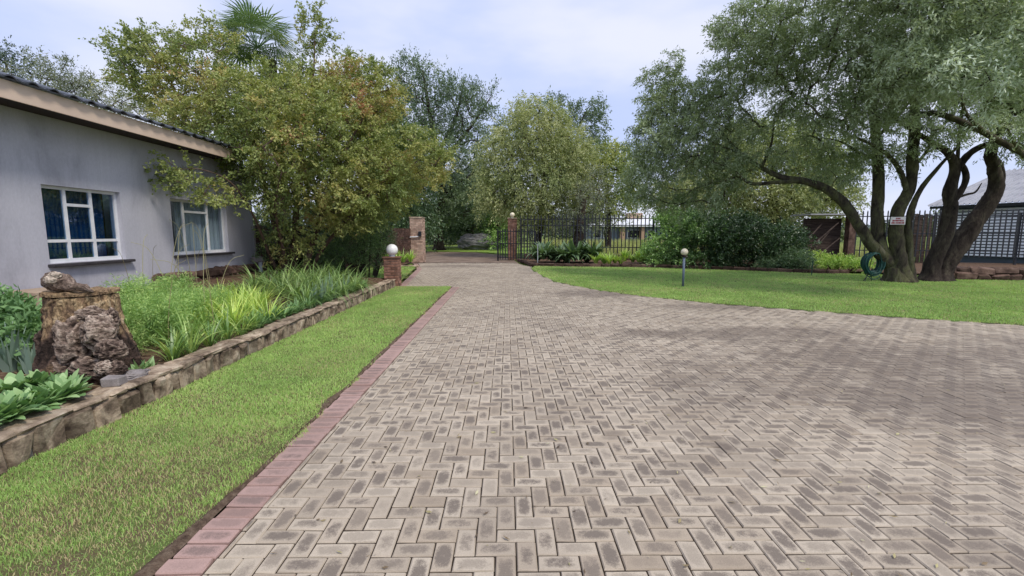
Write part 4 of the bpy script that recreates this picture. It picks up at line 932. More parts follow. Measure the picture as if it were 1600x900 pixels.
def sample_blobs(blobs, n, rg, mind=.0, shell=.6):
    """blobs: (centre, radii, weight) -> clump centres spread through them, denser to the outside"""
    w = np.array([b[2]*(b[1][0]*b[1][1]+b[1][1]*b[1][2]+b[1][0]*b[1][2]) for b in blobs]); w /= w.sum(); out = []
    cand = []
    for b, k in zip(blobs, rg.multinomial(n*3, w)):
        d = unit(rg.normal(0, 1, (k, 3))); r = rg.random(k)**(1/(2+2*shell)); cand.append(np.array(b[0])+d*r[:, None]*np.array(b[1]))
    cand = np.concatenate(cand); rg.shuffle(cand)
    if mind > 0:
        keep = []; cell = {}
        for p in cand:
            k = tuple(np.floor(p/mind).astype(int)); okk = True
            for dx in (-1, 0, 1):
                for dy in (-1, 0, 1):
                    for dz in (-1, 0, 1):
                        for q in cell.get((k[0]+dx, k[1]+dy, k[2]+dz), ()):
                            if np.sum((p-q)**2) < mind*mind: okk = False; break
            if okk: cell.setdefault(k, []).append(p); keep.append(p)
            if len(keep) >= n: break
        cand = np.array(keep)
    return cand[:n]
def grow(limbs, clumps, rg, tip=.008, expo=.48, sides=5, sag=.06, wob=.05, maxr=.2, rad_lim=None):
    """joins every clump to the nearest wood already grown; returns wood for the branches"""
    nodes = [np.array(p[:3]) for L_ in limbs for p in L_]; par = []; nr = []
    for L_ in limbs:
        for k, p in enumerate(L_): par.append(len(par)-1 if k else -1); nr.append(p[3])
    base = len(nodes); NP = np.zeros((base+len(clumps)*5+10, 3)); NP[:base] = nodes; cnt = base; par = list(par)
    lim = np.concatenate([np.array(L_)[:, :3] for L_ in limbs]); dist = np.array([np.min(np.sum((lim-c)**2, 1)) for c in clumps]); order = np.argsort(dist); br = []
    for ci in order:
        c = clumps[ci]; dv = NP[:cnt]-c; d2 = np.sum(dv*dv, 1); pen = np.where(dv[:, 2] > .0, dv[:, 2]**2*1.2, 0); k = int(np.argmin(d2+pen)); a = NP[k]
        Ld = math.sqrt(d2[k]); ns = 4; t = np.linspace(0, 1, ns+1)[1:]
        perp = rg.normal(0, 1, 3)*wob*Ld; pts = a+(c-a)*t[:, None]+perp*(np.sin(t*math.pi))[:, None]; pts[:, 2] += sag*Ld*np.sin(t*math.pi)
        idx = [k]
        for p in pts: NP[cnt] = p; par.append(idx[-1]); idx.append(cnt); cnt += 1
        br.append(idx)
    load = np.zeros(cnt)
    for i in range(cnt-1, base-1, -1):
        if load[i] == 0: load[i] = 1
        p = par[i]
        if p >= base: load[p] += load[i]
    # children nodes come after parents so the loads are complete
    g = Geo()
    for idx in br:
        r = np.array([min(maxr, tip*max(1, load[i])**expo) for i in idx[1:]]); r0 = r[0]*1.15
        if idx[0] < base: r0 = min(r0, nr[idx[0]]*.9)
        V, F = tube(NP[idx], np.concatenate(([r0], r)), sides, False); g.add(V, F)
    return g
def leaf_faces(n): return np.arange(n*4).reshape(-1, 4)
def tree(name, label, cat, base, limbs, blobs, n, mind, rc, K, Mn, L, Wd, leaf, bark, rg, tonefn=None, tip=.008, twig=.0035, group=None, shell=.6, limbname='limb', noduff=False, cen=None, sides=9, bscale=1.0, maxr=.2, **kw):
    t = thing(name, label, cat, base, group)
    for k, Lm in enumerate(limbs):
        S = smooth_line(Lm, 8); g = Geo(); V, F = tube(S[:, :3], S[:, 3], sides+8, True, .02, rg)
        if S[0, 3] > .09:
            ax = np.repeat(S[:, :3], sides+8, 0); ax = np.vstack((ax, S[0, :3], S[-1, :3])); rel = V-ax
            am = np.array([.16*mn.noise(Vector(p)*2.4)+.20*(.3-abs(mn.noise(Vector((p[0]*7, p[1]*7, p[2]*1.6)))))+.12*max(0, mn.noise(Vector(p)*4.3+Vector((5, 1, 2)))-.25) for p in V]); V = ax+rel*(1+am)[:, None]
            fl = np.clip((.38-V[:, 2])/.38, 0, 1)**2*(.35+.75*np.array([max(0, mn.noise(Vector((unit(q_+1e-9)*2.2)))) for q_ in rel*np.array((1, 1, 0))])); V = V+rel*np.array((1, 1, 0))*fl[:, None]
        g.add(V, F)
        g.obj('trunk' if k == 0 else limbname, bark, t, smooth=True)
    C = sample_blobs(blobs, n, rg, mind, shell)
    SL = [smooth_line(Lm, 3) for Lm in limbs]
    gw = grow(SL, C, rg, tip, maxr=maxr)
    cen = np.array(cen) if cen is not None else np.average([b[0] for b in blobs], axis=0, weights=[b[1][0] for b in blobs])
    outd = unit(C-cen); tone = np.clip((tonefn(C) if tonefn else .5)+rg.normal(0, .12, len(C)), 0, 1)
    V, T, S, E = twig_leaves(C, outd, rc*rg.uniform(.75, 1.25, len(C)), K, Mn, L, Wd, rg, tone=tone, **kw)
    if twig:
        dv = unit(E-S); pa = unit(np.cross(dv, np.array((.3, .5, .8)))); pb = np.cross(dv, pa); q = []
        for a in (0, TAU/3, 2*TAU/3):
            o_ = (math.cos(a)*pa+math.sin(a)*pb); q.append(S+o_*twig)
        V3 = np.stack((q[0], q[1], q[2], E), 1).reshape(-1, 3); b = np.arange(len(S))[:, None]*4
        gw.add(V3, [np.concatenate((b+np.array((0, 1, 3)), b+np.array((1, 2, 3)), b+np.array((2, 0, 3))))])
    o = gw.obj('branches', bark, t); tag(o, kind='stuff')
    g = Geo(); g.add(V, leaf_faces(len(V)//4), T); o = g.obj('crown', leaf, t); tag(o, kind='stuff')
    return t
def blob(u, v, Y, ru, rv, rd, w=1.0):
    c = at(u, v, Y); k = np.linalg.norm(c[1])/FPX*1.0
    return (c, (ru*k, rd, rv*k), w)
def limb(*pts):
    """(u, v, Y, radius) photo positions at a real distance"""
    return np.array([(*at(u, v, Y), r) for u, v, Y, r in pts])

LF = {}
LF['myrtle'] = leafmat('myrtle_leaf', [(0, (.085, .125, .03)), (.3, (.15, .19, .045)), (.55, (.23, .25, .065)), (.74, (.30, .275, .08)), (.88, (.27, .165, .065)), (1, (.24, .105, .05))], .42, boost=1.16, grey=.10)
LF['olive'] = leafmat('olive_leaf', [(0, (.09, .13, .06)), (.3, (.16, .20, .105)), (.6, (.25, .29, .18)), (.85, (.35, .39, .29)), (1, (.42, .46, .37))], .35, .55)
LF['olivegreen'] = leafmat('wild_olive_leaf', [(0, (.07, .12, .035)), (.4, (.14, .19, .06)), (.75, (.23, .27, .09)), (1, (.33, .35, .15))], .4)
LF['acacia'] = leafmat('acacia_leaf', [(0, (.06, .10, .055)), (.4, (.11, .165, .08)), (.8, (.17, .23, .11)), (1, (.24, .29, .15))], .3)
LF['karee'] = leafmat('karee_leaf', [(0, (.12, .16, .05)), (.4, (.21, .25, .085)), (.75, (.32, .335, .14)), (1, (.42, .42, .22))], .40)
LF['locust'] = leafmat('locust_leaf', [(0, (.10, .16, .05)), (.5, (.16, .22, .065)), (.8, (.30, .33, .085)), (1, (.40, .40, .11))], .4)
LF['dark'] = leafmat('dark_leaf', [(0, (.018, .038, .018)), (.5, (.04, .075, .03)), (.85, (.075, .125, .05)), (1, (.11, .17, .075))], .3, .4, .5, boost=1.5)
LF['hedge'] = leafmat('hedge_leaf', [(0, (.018, .042, .014)), (.4, (.05, .105, .026)), (.75, (.15, .26, .055)), (1, (.23, .36, .085))], .25, .4, .5, boost=1.35)
LF['palm'] = leafmat('palm_leaf', [(0, (.06, .12, .045)), (.5, (.10, .18, .07)), (1, (.19, .26, .11))], .3, .4)
LF['greytree'] = leafmat('grey_green_leaf', [(0, (.10, .13, .09)), (.5, (.17, .195, .125)), (1, (.27, .27, .17))], .3)
LF['strap'] = leafmat('strap_leaf', [(0, (.055, .12, .025)), (.4, (.11, .205, .04)), (.75, (.21, .32, .065)), (1, (.38, .44, .12))], .35, .4, .45, .25, boost=1.3)
LF['strapdark'] = leafmat('dark_strap_leaf', [(0, (.05, .10, .025)), (.5, (.11, .19, .045)), (1, (.23, .32, .085))], .3, .38, .5, .25, boost=1.3)
LF['yellow'] = leafmat('yellow_green_leaf', [(0, (.12, .22, .03)), (.5, (.22, .33, .05)), (1, (.42, .47, .10))], .4, .45, .4, .2, boost=1.3)
LF['broad'] = leafmat('broad_leaf', [(0, (.05, .12, .035)), (.4, (.10, .20, .06)), (.8, (.17, .29, .10)), (1, (.25, .37, .15))], .3, .5, .3, .2, boost=1.25, grey=.14)
LF['fern'] = leafmat('feathery_leaf', [(0, (.08, .16, .035)), (.5, (.155, .26, .06)), (1, (.29, .37, .11))], .4, .5, .3, .35, boost=1.3)
LF['dry'] = leafmat('dry_stalk', [(0, (.20, .16, .08)), (.5, (.32, .29, .14)), (1, (.42, .40, .20))], .3)
LF['agave'] = leafmat('blue_leaf', [(0, (.12, .20, .15)), (1, (.24, .34, .26))], .15, .4, .4)

# 1 the broad multi-stemmed tree at the house corner
r1 = np.random.default_rng(11)
c1b = at(470, 250, 13)
def tone1(C):
    u, v, d = project(C); rust = np.exp(-((u-668)/45)**2-((v-275)/55)**2)*.30+np.exp(-((u-300)/110)**2-((v-110)/60)**2)*.22+np.exp(-((u-490)/60)**2-((v-60)/55)**2)*.28+np.exp(-((u-540)/90)**2-((v-150)/50)**2)*.22
    return .26+.62*(vnoise2(C[:, 0]+C[:, 1]*.6, C[:, 2]+C[:, 1]*.4, 1.1, 5)-.4)+.7*rust+.22*np.exp(-((u-560)/130)**2-((v-300)/60)**2)+.16*np.exp(-((u-560)/120)**2-((v-150)/55)**2)
tree('crape_myrtle', 'broad olive-green multi-stemmed tree at the corner of the grey house', 'tree', (-6.0, 13.2, .3),
     [limb((462, 440, 13.2, 0.1292), (458, 400, 13.2, 0.0988), (462, 340, 13.1, 0.0836), (470, 270, 13, 0.0608), (480, 190, 13.2, 0.0418), (490, 110, 13.5, 0.0266), (492, 50, 13.7, 0.0114)),
      limb((448, 440, 13.1, 0.0988), (436, 390, 13, 0.0760), (424, 330, 12.9, 0.0646), (400, 260, 13, 0.0494), (365, 190, 13.2, 0.0342), (325, 130, 13.4, 0.0228), (280, 90, 13.5, 0.0114)),
      limb((470, 440, 13.1, 0.0988), (487, 385, 13, 0.0760), (506, 325, 12.8, 0.0608), (522, 270, 12.7, 0.0456), (548, 220, 12.8, 0.0304), (580, 160, 13, 0.0152)),
      limb((480, 440, 13.2, 0.0760), (500, 395, 13.2, 0.0570), (540, 345, 13.1, 0.0456), (590, 292, 13.1, 0.0342), (655, 250, 13.2, 0.0152)),
      limb((440, 440, 12.9, 0.0532), (420, 395, 12.3, 0.0380), (395, 335, 11.4, 0.0258), (360, 285, 10.6, 0.0167), (310, 264, 10.0, 0.0106), (262, 268, 9.7, 0.0061)),
      limb((455, 440, 12.9, 0.0532), (440, 380, 12.2, 0.0380), (430, 320, 11.4, 0.0304), (440, 270, 10.9, 0.0152))],
     [blob(490, 228, 12.6, 120, 85, 2.0), blob(550, 290, 12.9, 88, 64, 1.7, 1.1), blob(632, 248, 13.4, 64, 50, 1.4), blob(410, 200, 13, 100, 82, 1.8), blob(285, 112, 13.5, 85, 60, 1.4, .55), blob(465, 152, 13.8, 80, 42, 1.5, .9),
      blob(492, 50, 13.7, 24, 40, .5, .7), blob(335, 60, 13.6, 26, 26, .6, .5), blob(565, 155, 13.8, 60, 60, 1.3), blob(330, 180, 12.8, 75, 40, 1.2, .6), blob(450, 285, 12.2, 60, 40, 1.0), blob(300, 285, 10.0, 45, 22, .5, .5), blob(270, 252, 9.8, 28, 9, .35, .6),
      blob(345, 308, 10.4, 34, 14, .4, .5), blob(434, 295, 11.6, 26, 44, .6, .8), blob(225, 85, 13.5, 42, 28, .8, .7), blob(552, 322, 13.3, 46, 32, 1.0), blob(540, 340, 12.9, 40, 24, .8, .5), blob(455, 372, 12.5, 50, 22, .5, .4)],
     900, .30, .40, 8, 23, .082, .042, LF['myrtle'], M['barkbrown'], r1, tone1, tip=.008, up=.12, droop=.12, flat=.25, tvar=.10, maxr=.07)

# 2 the wide olive at the right
r2 = np.random.default_rng(12)
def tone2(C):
    u, v, d = project(C); return .34+.40*(vnoise2(C[:, 0], C[:, 2]+C[:, 1], .9, 9)-.5)+.46*np.exp(-((u-1510)/170)**2-((v-130)/110)**2)-.10*np.exp(-((u-1230)/90)**2-((v-120)/80)**2)  # mid-crown shading is put into the leaf colour as a lower tone
OL = leafmat('silver_olive_leaf', [(0, (.12, .17, .065)), (.3, (.18, .225, .11)), (.6, (.29, .35, .22)), (.85, (.43, .50, .365)), (1, (.54, .61, .49))], .32, .5, .4, boost=1.06, grey=.0)
tree('olive_tree', 'wide grey-green many-stemmed tree with one limb arching left over the right lawn', 'tree', (12.3, 14.1, 0),
     [limb((1402, 446, 14.1, .34), (1398, 425, 14.1, .27), (1391, 408, 14.15, .205), (1375, 385, 14.2, .18), (1371, 335, 14.3, .165), (1373, 280, 14.4, .15), (1369, 220, 14.4, .13), (1363, 160, 14.4, .11), (1350, 90, 14.3, .06)),
      limb((1392, 412, 14.1, .19), (1366, 388, 14.15, .165), (1344, 355, 14.2, .15), (1322, 322, 14.3, .14), (1297, 299, 14.4, .125), (1262, 284, 14.5, .105), (1222, 277, 14.7, .085), (1182, 257, 15, .065), (1150, 232, 15.2, .045), (1118, 195, 15.4, .02)),
      limb((1250, 283, 14.5, .07), (1210, 285, 14.5, .055), (1172, 286, 14.5, .05), (1140, 262, 14.6, .035), (1100, 250, 14.8, .02)),
      limb((1412, 440, 14.0, .25), (1404, 400, 14.0, .20), (1400, 362, 14.0, .18), (1405, 325, 14, .17), (1422, 295, 14, .155), (1426, 240, 14, .14), (1430, 180, 14, .125), (1424, 110, 13.8, .07), (1410, 40, 13.5, .03)),
      limb((1424, 440, 14.0, .14), (1421, 395, 13.95, .11), (1420, 345, 13.9, .095), (1436, 300, 13.8, .075), (1466, 262, 13.5, .05), (1500, 225, 13.2, .03)),
      limb((1418, 300, 14, .085), (1405, 265, 13.9, .07), (1382, 238, 13.7, .055), (1345, 218, 13.4, .035), (1310, 205, 13.1, .015)),
      limb((1424, 180, 13.9, .07), (1465, 178, 13.0, .075), (1520, 198, 12.2, .075), (1570, 225, 11.6, .07), (1640, 262, 11, .05)),
      limb((1371, 250, 14.4, .05), (1345, 240, 14.2, .04), (1315, 222, 14, .025), (1285, 215, 13.8, .012)),
      limb((1427, 262, 14, .05), (1448, 236, 13.8, .04), (1462, 205, 13.6, .025), (1490, 185, 13.4, .012)),
      limb((1369, 215, 14.4, .06), (1395, 190, 14.2, .045), (1420, 160, 14, .03), (1440, 120, 13.8, .015)),
      limb((1540, 208, 11.9, .05), (1510, 178, 11.8, .04), (1500, 140, 11.6, .02)),
      limb((1600, 245, 11.3, .04), (1580, 215, 11.2, .03), (1570, 180, 11, .015)),
      limb((1160, 240, 15.1, .04), (1120, 225, 15.2, .03), (1075, 200, 15.4, .018), (1045, 160, 15.4, .01)),
      limb((1190, 262, 14.9, .05), (1205, 225, 14.8, .035), (1210, 180, 14.5, .02))],
     [blob(1060, 205, 15.4, 66, 72, 1.4, 1.1), blob(1020, 268, 15.6, 38, 46, 1.0), blob(1045, 130, 15.4, 34, 40, .8, .7), blob(1120, 165, 15, 46, 56, 1.2, .9), blob(1200, 95, 14, 70, 40, 1.3), blob(1185, 35, 13.6, 60, 45, 1.3), blob(1270, 60, 13, 85, 70, 1.7),
      blob(1300, 150, 13.4, 85, 40, 1.3, .9), blob(1385, 60, 12, 95, 80, 1.7), blob(1490, 55, 10.6, 110, 78, 1.5, 1.2), blob(1575, 95, 9.8, 75, 75, 1.2, 1.2), blob(1465, 115, 10.4, 90, 28, 1.1, 1.2),
      blob(1140, 258, 14.8, 50, 24, .8), blob(1065, 305, 15.4, 30, 18, .6, .7), blob(1450, -60, 11, 190, 50, 2.0, .7), blob(1250, 225, 14.4, 40, 20, .7, .45), blob(1640, 60, 9.5, 60, 110, 1.2, .8), blob(1350, 178, 12.4, 70, 26, .9, .9), blob(1330, 232, 14, 46, 22, .8, .6), blob(1470, 205, 13.2, 60, 20, .8, .16), blob(1400, 240, 14.4, 45, 22, .7, .16), blob(1300, 270, 14.8, 40, 22, .8, .6), blob(1585, 190, 11, 40, 18, .7, .3), blob(1110, 300, 15.2, 40, 18, .7, .7), blob(1160, 200, 15, 40, 25, .9, .6)],
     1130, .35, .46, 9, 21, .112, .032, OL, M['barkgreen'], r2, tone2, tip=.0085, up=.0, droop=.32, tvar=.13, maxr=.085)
# 3 the dark leaning tree
r3 = np.random.default_rng(13)
tree('leaning_tree', 'dark twisted tree leaning right beside the many-stemmed tree', 'tree', (13.4, 14.3, 0),
     [limb((1462, 442, 14.4, .30), (1474, 420, 14.4, .26), (1496, 388, 14.35, .25), (1520, 352, 14.3, .245), (1543, 318, 14.2, .22), (1556, 290, 14.1, .19), (1553, 262, 14, .165), (1548, 240, 13.9, .15), (1556, 215, 13.7, .12), (1580, 170, 13.3, .08), (1610, 110, 13, .04)),
      limb((1448, 442, 14.3, .26), (1460, 405, 14.3, .21), (1476, 370, 14.2, .195), (1485, 330, 14.15, .18), (1484, 300, 14.1, .16), (1492, 265, 14, .13), (1482, 240, 13.9, .10), (1455, 222, 13.8, .08), (1420, 200, 13.6, .045), (1390, 180, 13.5, .02)),
      limb((1492, 268, 14, .10), (1512, 243, 13.9, .09), (1536, 228, 13.8, .085), (1575, 222, 13.5, .07), (1625, 240, 13.2, .05)),
      limb((1486, 318, 14.1, .10), (1506, 290, 14.05, .085), (1508, 268, 14.0, .08), (1494, 248, 13.95, .08)),
      limb((1553, 302, 14.1, .08), (1566, 282, 14.1, .07), (1563, 258, 14.0, .07), (1550, 242, 13.95, .07)),
      limb((1486, 312, 14.1, .05), (1510, 304, 14.05, .035), (1524, 300, 14, .028), (1534, 286, 14, .012)),
      limb((1496, 250, 13.9, .05), (1500, 200, 13.7, .04), (1510, 140, 13.4, .03))],
     [blob(1530, 90, 13.2, 90, 90, 1.5, .8), blob(1440, 130, 13.4, 70, 60, 1.2, .7), blob(1600, 150, 12.8, 60, 60, 1.1), blob(1625, 210, 12.8, 40, 30, .8)],
     330, .34, .45, 8, 18, .105, .030, OL, M['bark'], r3, lambda C: np.full(len(C), .38), tip=.009, up=0, droop=.3, tvar=.13, maxr=.06)

def simple_tree(name, label, trunk, blobs, n, mind, rc, K, Mn, L, Wd, leaf, bark, seed, tone=.5, limbs=(), group=None, **kw):
    rg = np.random.default_rng(seed); b = trunk[0]
    return tree(name, label, 'tree', (b[0], b[1], 0), [trunk]+list(limbs), blobs, n, mind, rc, K, Mn, L, Wd, leaf, bark, rg, (lambda C: tone+.35*(vnoise2(C[:, 0]*.7+C[:, 1]*.4, C[:, 2], .45, seed)-.5)), twig=kw.pop('twig', 0), **kw)
# 4 tall acacia beyond the gate
simple_tree('acacia_tree', 'tall dark feathery tree rising behind the left gate pillar', limb((686, 392, 42, .5), (685, 350, 42, .38), (690, 310, 42, .36), (686, 260, 42, .33), (676, 205, 42, .24), (668, 155, 42, .14), (660, 110, 42, .05)),
    [blob(655, 150, 42, 48, 40, 3, .8), blob(712, 185, 42, 58, 45, 3.5, .8), blob(635, 205, 42, 48, 46, 3, .8), blob(745, 165, 42, 28, 36, 2, .55), blob(690, 240, 42, 80, 40, 4), blob(665, 300, 42, 60, 38, 4, 1.3), blob(725, 300, 42, 55, 45, 4, 1.2), blob(760, 200, 42, 30, 25, 2, .6), blob(652, 105, 42, 18, 14, 1.2, .6), blob(768, 205, 42, 18, 14, 1.5, .5), blob(690, 340, 42, 40, 16, 2, .6)],
    500, .95, 1.3, 10, 15, .26, .085, LF['acacia'], M['bark'], 21, .42, [limb((686, 262, 42, .25), (715, 225, 42, .18), (745, 185, 42, .1), (768, 150, 42, .04)), limb((684, 240, 42, .2), (710, 190, 42, .14), (725, 130, 42, .05)), limb((690, 305, 42, .2), (725, 280, 42, .14), (765, 262, 42, .06))], up=.55, droop=-.05, tvar=.13, tip=.03, maxr=.22, spread=.7)
# 5 pale willowy tree by the right pillar
simple_tree('karee_tree', 'pale yellow-green weeping tree just behind the right gate pillar', limb((838, 408, 30, .32), (840, 375, 30, .26), (846, 340, 30, .22), (850, 290, 30, .15), (846, 230, 30, .08), (840, 180, 30, .03)),
    [blob(840, 215, 30, 55, 50, 2.6), blob(800, 250, 30, 48, 42, 2.4), blob(880, 245, 30, 42, 45, 2.2), blob(780, 295, 29.5, 38, 32, 2.0), blob(845, 290, 29.5, 62, 40, 2.6), blob(825, 330, 29, 40, 16, 1.6, .8), blob(890, 300, 30, 24, 28, 1.6), blob(818, 180, 30, 20, 18, 1.2, .8), blob(862, 190, 30, 22, 20, 1.2, .8), blob(812, 345, 28.6, 14, 14, .8, .7)],
    560, .55, .9, 10, 16, .19, .06, LF['karee'], M['bark'], 22, .5, [limb((841, 362, 30, .15), (828, 330, 30, .11), (808, 285, 30, .07), (790, 250, 30, .03)), limb((844, 352, 30, .15), (866, 325, 30, .11), (885, 280, 30, .06)), limb((846, 338, 30, .1), (838, 280, 30, .08), (822, 220, 30, .03))], up=-.1, droop=.45, tvar=.13, tip=.02, maxr=.12)
# 6 feathery tree behind it, and yellow-green ones
simple_tree('locust_tree', 'thin open-crowned tree with feathery tufts above the palisade fence', limb((905, 408, 36, .3), (903, 360, 36, .25), (900, 300, 36, .2), (897, 250, 36, .14), (905, 200, 36, .08), (918, 170, 36, .03)),
    [blob(862, 163, 36, 18, 8, 1.0), blob(888, 175, 36, 18, 10, 1.2), blob(910, 185, 36, 22, 12, 1.4), blob(930, 178, 36, 14, 16, 1.2), blob(905, 215, 36, 35, 20, 1.6, .7), blob(925, 205, 36, 18, 8, 1.0), blob(882, 250, 36, 30, 25, 1.6, .7)],
    150, .6, .8, 9, 14, .20, .075, LF['acacia'], M['bark'], 23, .5, [limb((899, 262, 36, .1), (885, 215, 36, .07), (866, 168, 36, .03))], up=.1, droop=.15, tvar=.12, tip=.02, maxr=.1)
simple_tree('locust_tree', 'yellow-green feathery tree between the weeping tree and the big right tree', limb((950, 400, 38, .3), (950, 350, 38, .24), (948, 300, 38, .16), (945, 250, 38, .06)),
    [blob(945, 260, 38, 50, 32, 2.6), blob(975, 295, 38, 28, 26, 2.0, .8), blob(930, 310, 38, 30, 28, 2.0, .8), blob(960, 330, 38, 22, 12, 1.4, .5), blob(930, 240, 38, 22, 18, 1.5)],
    300, .7, 1.1, 9, 15, .22, .095, LF['locust'], M['bark'], 24, .62, up=-.05, droop=.4, tvar=.15, tip=.025, maxr=.13)
simple_tree('bush_tree', 'grey-green bushy tree with brown trunk right behind the palisade fence', limb((905, 408, 28, .45), (905, 385, 28, .42), (908, 350, 28, .3), (912, 310, 28, .15)),
    [blob(915, 315, 28, 32, 30, 1.6), blob(905, 345, 28, 36, 18, 1.6), blob(928, 290, 28, 18, 26, 1.1)],
    170, .55, .8, 8, 14, .14, .05, LF['greytree'], M['timber'], 25, .35, up=.1, droop=.15, tvar=.12, tip=.018, maxr=.12)
# 7 trees behind the hedge and the big right tree
simple_tree('thicket_tree', 'dense mid-green tree behind the dark hedge under the big tree', limb((1215, 410, 25, .3), (1212, 350, 25, .25), (1205, 280, 25, .15), (1200, 220, 25, .05)),
    [blob(1200, 235, 25, 90, 45, 2.6), blob(1130, 270, 25, 60, 40, 2.4), blob(1265, 265, 25, 60, 45, 2.4), blob(1200, 300, 24.5, 100, 32, 2.4), blob(1070, 300, 24.5, 50, 28, 1.8), blob(1290, 310, 25, 45, 22, 1.8, .7)],
    640, .5, .85, 9, 17, .16, .06, LF['olivegreen'], M['bark'], 26, .70, up=.0, droop=.3, tvar=.14, tip=.016, maxr=.12)
# 8 dark evergreens behind the left gate pillar
for (lab, u, Y, bl, sd_, lf, tn) in (
    ('dark evergreen mass to the left of the feathery tree beyond the gate', 620, 36, [blob(620, 300, 36, 50, 50, 3), blob(600, 220, 36, 40, 60, 3), blob(645, 345, 36, 30, 26, 2.2)], 31, LF['dark'], .5),
    ('dark evergreen tree under the feathery crown beyond the gateway', 735, 50, [blob(735, 315, 50, 42, 40, 4), blob(700, 345, 50, 45, 22, 4), blob(765, 340, 50, 26, 30, 3)], 32, LF['dark'], .6),
    ('mid-green shrubby tree right of the boulder beyond the gateway', 782, 46, [blob(785, 350, 46, 24, 30, 3), blob(772, 378, 44, 16, 12, 2)], 33, LF['hedge'], .7)):
    simple_tree('evergreen_tree', lab, limb((u, 392, Y, .4), (u, 340, Y, .3), (u+3, 280, Y, .12)), bl, 300, .8, 1.35, 9, 15, .26, .12, lf, M['bark'], sd_, tn, up=.1, droop=.15, tvar=.15, tip=.025, maxr=.15)
# 9 trees behind the house
for (lab, u, v, Y, bl, sd_, tn) in (
    ('dark-topped tree behind the roof at the left edge', 5, 110, 26, [blob(5, 100, 26, 26, 20, 1.2), blob(-30, 120, 26, 40, 40, 1.6)], 41, .15),
    ('thin grey-green tree above the roof at the left', 70, 130, 26, [blob(60, 110, 26, 14, 16, .8, .7), blob(45, 140, 26, 22, 22, 1.2, .7), blob(90, 130, 26, 22, 26, 1.4), blob(112, 112, 26, 10, 18, .8, .6)], 42, .5),
    ('low grey-green tree over the roof between the left tree and the house tree', 150, 150, 27, [blob(130, 150, 27, 26, 26, 1.4), blob(175, 165, 27, 36, 18, 1.6), blob(215, 170, 27, 40, 24, 1.6)], 43, .65)):
    b = at(u, 360, Y)
    simple_tree('backyard_tree', lab, np.array([(b[0], Y, 0, .22), (b[0], Y, 3, .16), (*at(u, v+30, Y), .1), (*at(u, v, Y), .03)]), bl, 110, .5, .75, 8, 12, .15, .05, LF['greytree'] if tn > .3 else LF['dark'], M['bark'], sd_, tn, up=.35, droop=.05, tvar=.15, tip=.016, maxr=.1)
# fan palm above the house tree
pb = at(402, 66, 18); pm = thing('fan_palm', 'fan palm rising behind the broad tree at the house corner', 'palm tree', (pb[0], 19, 0))
g = Geo(); g.add(*tube([(pb[0], 19, 0), (pb[0]+.05, 19, 4), (pb[0], 19, pb[2]-.3)], (.24, .19, .18), 10)); g.obj('trunk', M['timber'], pm)
rp_ = np.random.default_rng(51)
for k in range(34):
    a = rp_.uniform(0, TAU); el = rp_.uniform(-.5, 1.35); d = np.array((math.cos(a)*math.cos(el), math.sin(a)*math.cos(el), math.sin(el))); st_ = pb+d*.7
    side = unit(np.cross(d, np.array((0, 0, 1.))+.01)); nrm = np.cross(side, d); g = Geo(); V = []; nl = 22
    g.add(*tube([pb+np.array((0, 0, -.2)), st_], .016, 4, False), .3)
    for q in range(nl):
        b = (q/(nl-1)-.5)*3.3; dd_ = d*math.cos(b)+side*math.sin(b); ll = 1.15*(1-.22*abs(b)/1.65)*rp_.uniform(.9, 1.1); s2 = -d*math.sin(b)+side*math.cos(b); w = .028
        m1 = st_+dd_*ll*.55+nrm*.02; tpv = st_+dd_*ll+np.array((0, 0, -.12-.16*rp_.random()))*1.0
        V += [st_, m1+s2*w, tpv, m1-s2*w]
    g.add(V, leaf_faces(nl), rp_.uniform(.2, .95)); o = g.obj('frond', LF['palm'], pm)
# far wood closing the horizon
rf = np.random.default_rng(61); C = []
for (ua, ub, Y, vt, dens) in ((-500, 640, 75, 318, 90), (600, 800, 66, 335, 60), (780, 930, 95, 350, 30), (1050, 1330, 85, 340, 50), (1330, 2200, 240, 352, 60)):
    n = int((ub-ua)/900*dens*4)+30; u = rf.uniform(ua, ub, n); v = vt+(372-vt)*rf.random(n)**.8+6*np.sin(u*.02); Yv = Y+rf.uniform(-.06, .1, n)*Y
    C.append(np.array([at(a, b, y) for a, b, y in zip(u, v, Yv)]))
g = Geo()
for Cc, s in zip(C, (1.0, .9, 1.2, 1.1, 2.6)):
    V, T, S, E = twig_leaves(Cc, np.zeros_like(Cc), 2.6*s, 9, 16, .55*s, .3*s, rf, tone=rf.uniform(.2, .9, len(Cc)), tvar=.15); g.add(V, leaf_faces(len(V)//4), T)
LF['farwood'] = leafmat('far_leaf', [(0, (.035, .06, .03)), (.5, (.07, .10, .045)), (1, (.14, .165, .07))], .25)
tag(g.obj('far_wood', LF['farwood']), kind='stuff')
# rough yellow-green grass of the paddock
g = Geo(); n = 30000; X = rf.uniform(4, 34, n); Y = rf.uniform(30, 56, n); h = rf.uniform(.25, .7, n)*(1+.6*(Y > 46)); a = rf.uniform(0, TAU, n); s_ = np.stack((np.cos(a), np.sin(a), 0*a), 1)*.05
b = np.stack((X, Y, -.06+0*X), 1); V = np.stack((b-s_, b+s_, b+np.stack((rf.normal(0, .12, n), rf.normal(0, .12, n), h), 1)), 1).reshape(-1, 3)
LF['paddock'] = leafmat('paddock_grass', [(0, (.24, .22, .09)), (.5, (.28, .32, .09)), (1, (.40, .42, .16))], .35)
g.add(V, np.arange(n*3).reshape(-1, 3), np.repeat(rf.random(n), 3)); tag(g.obj('paddock_grass', LF['paddock']), kind='stuff')

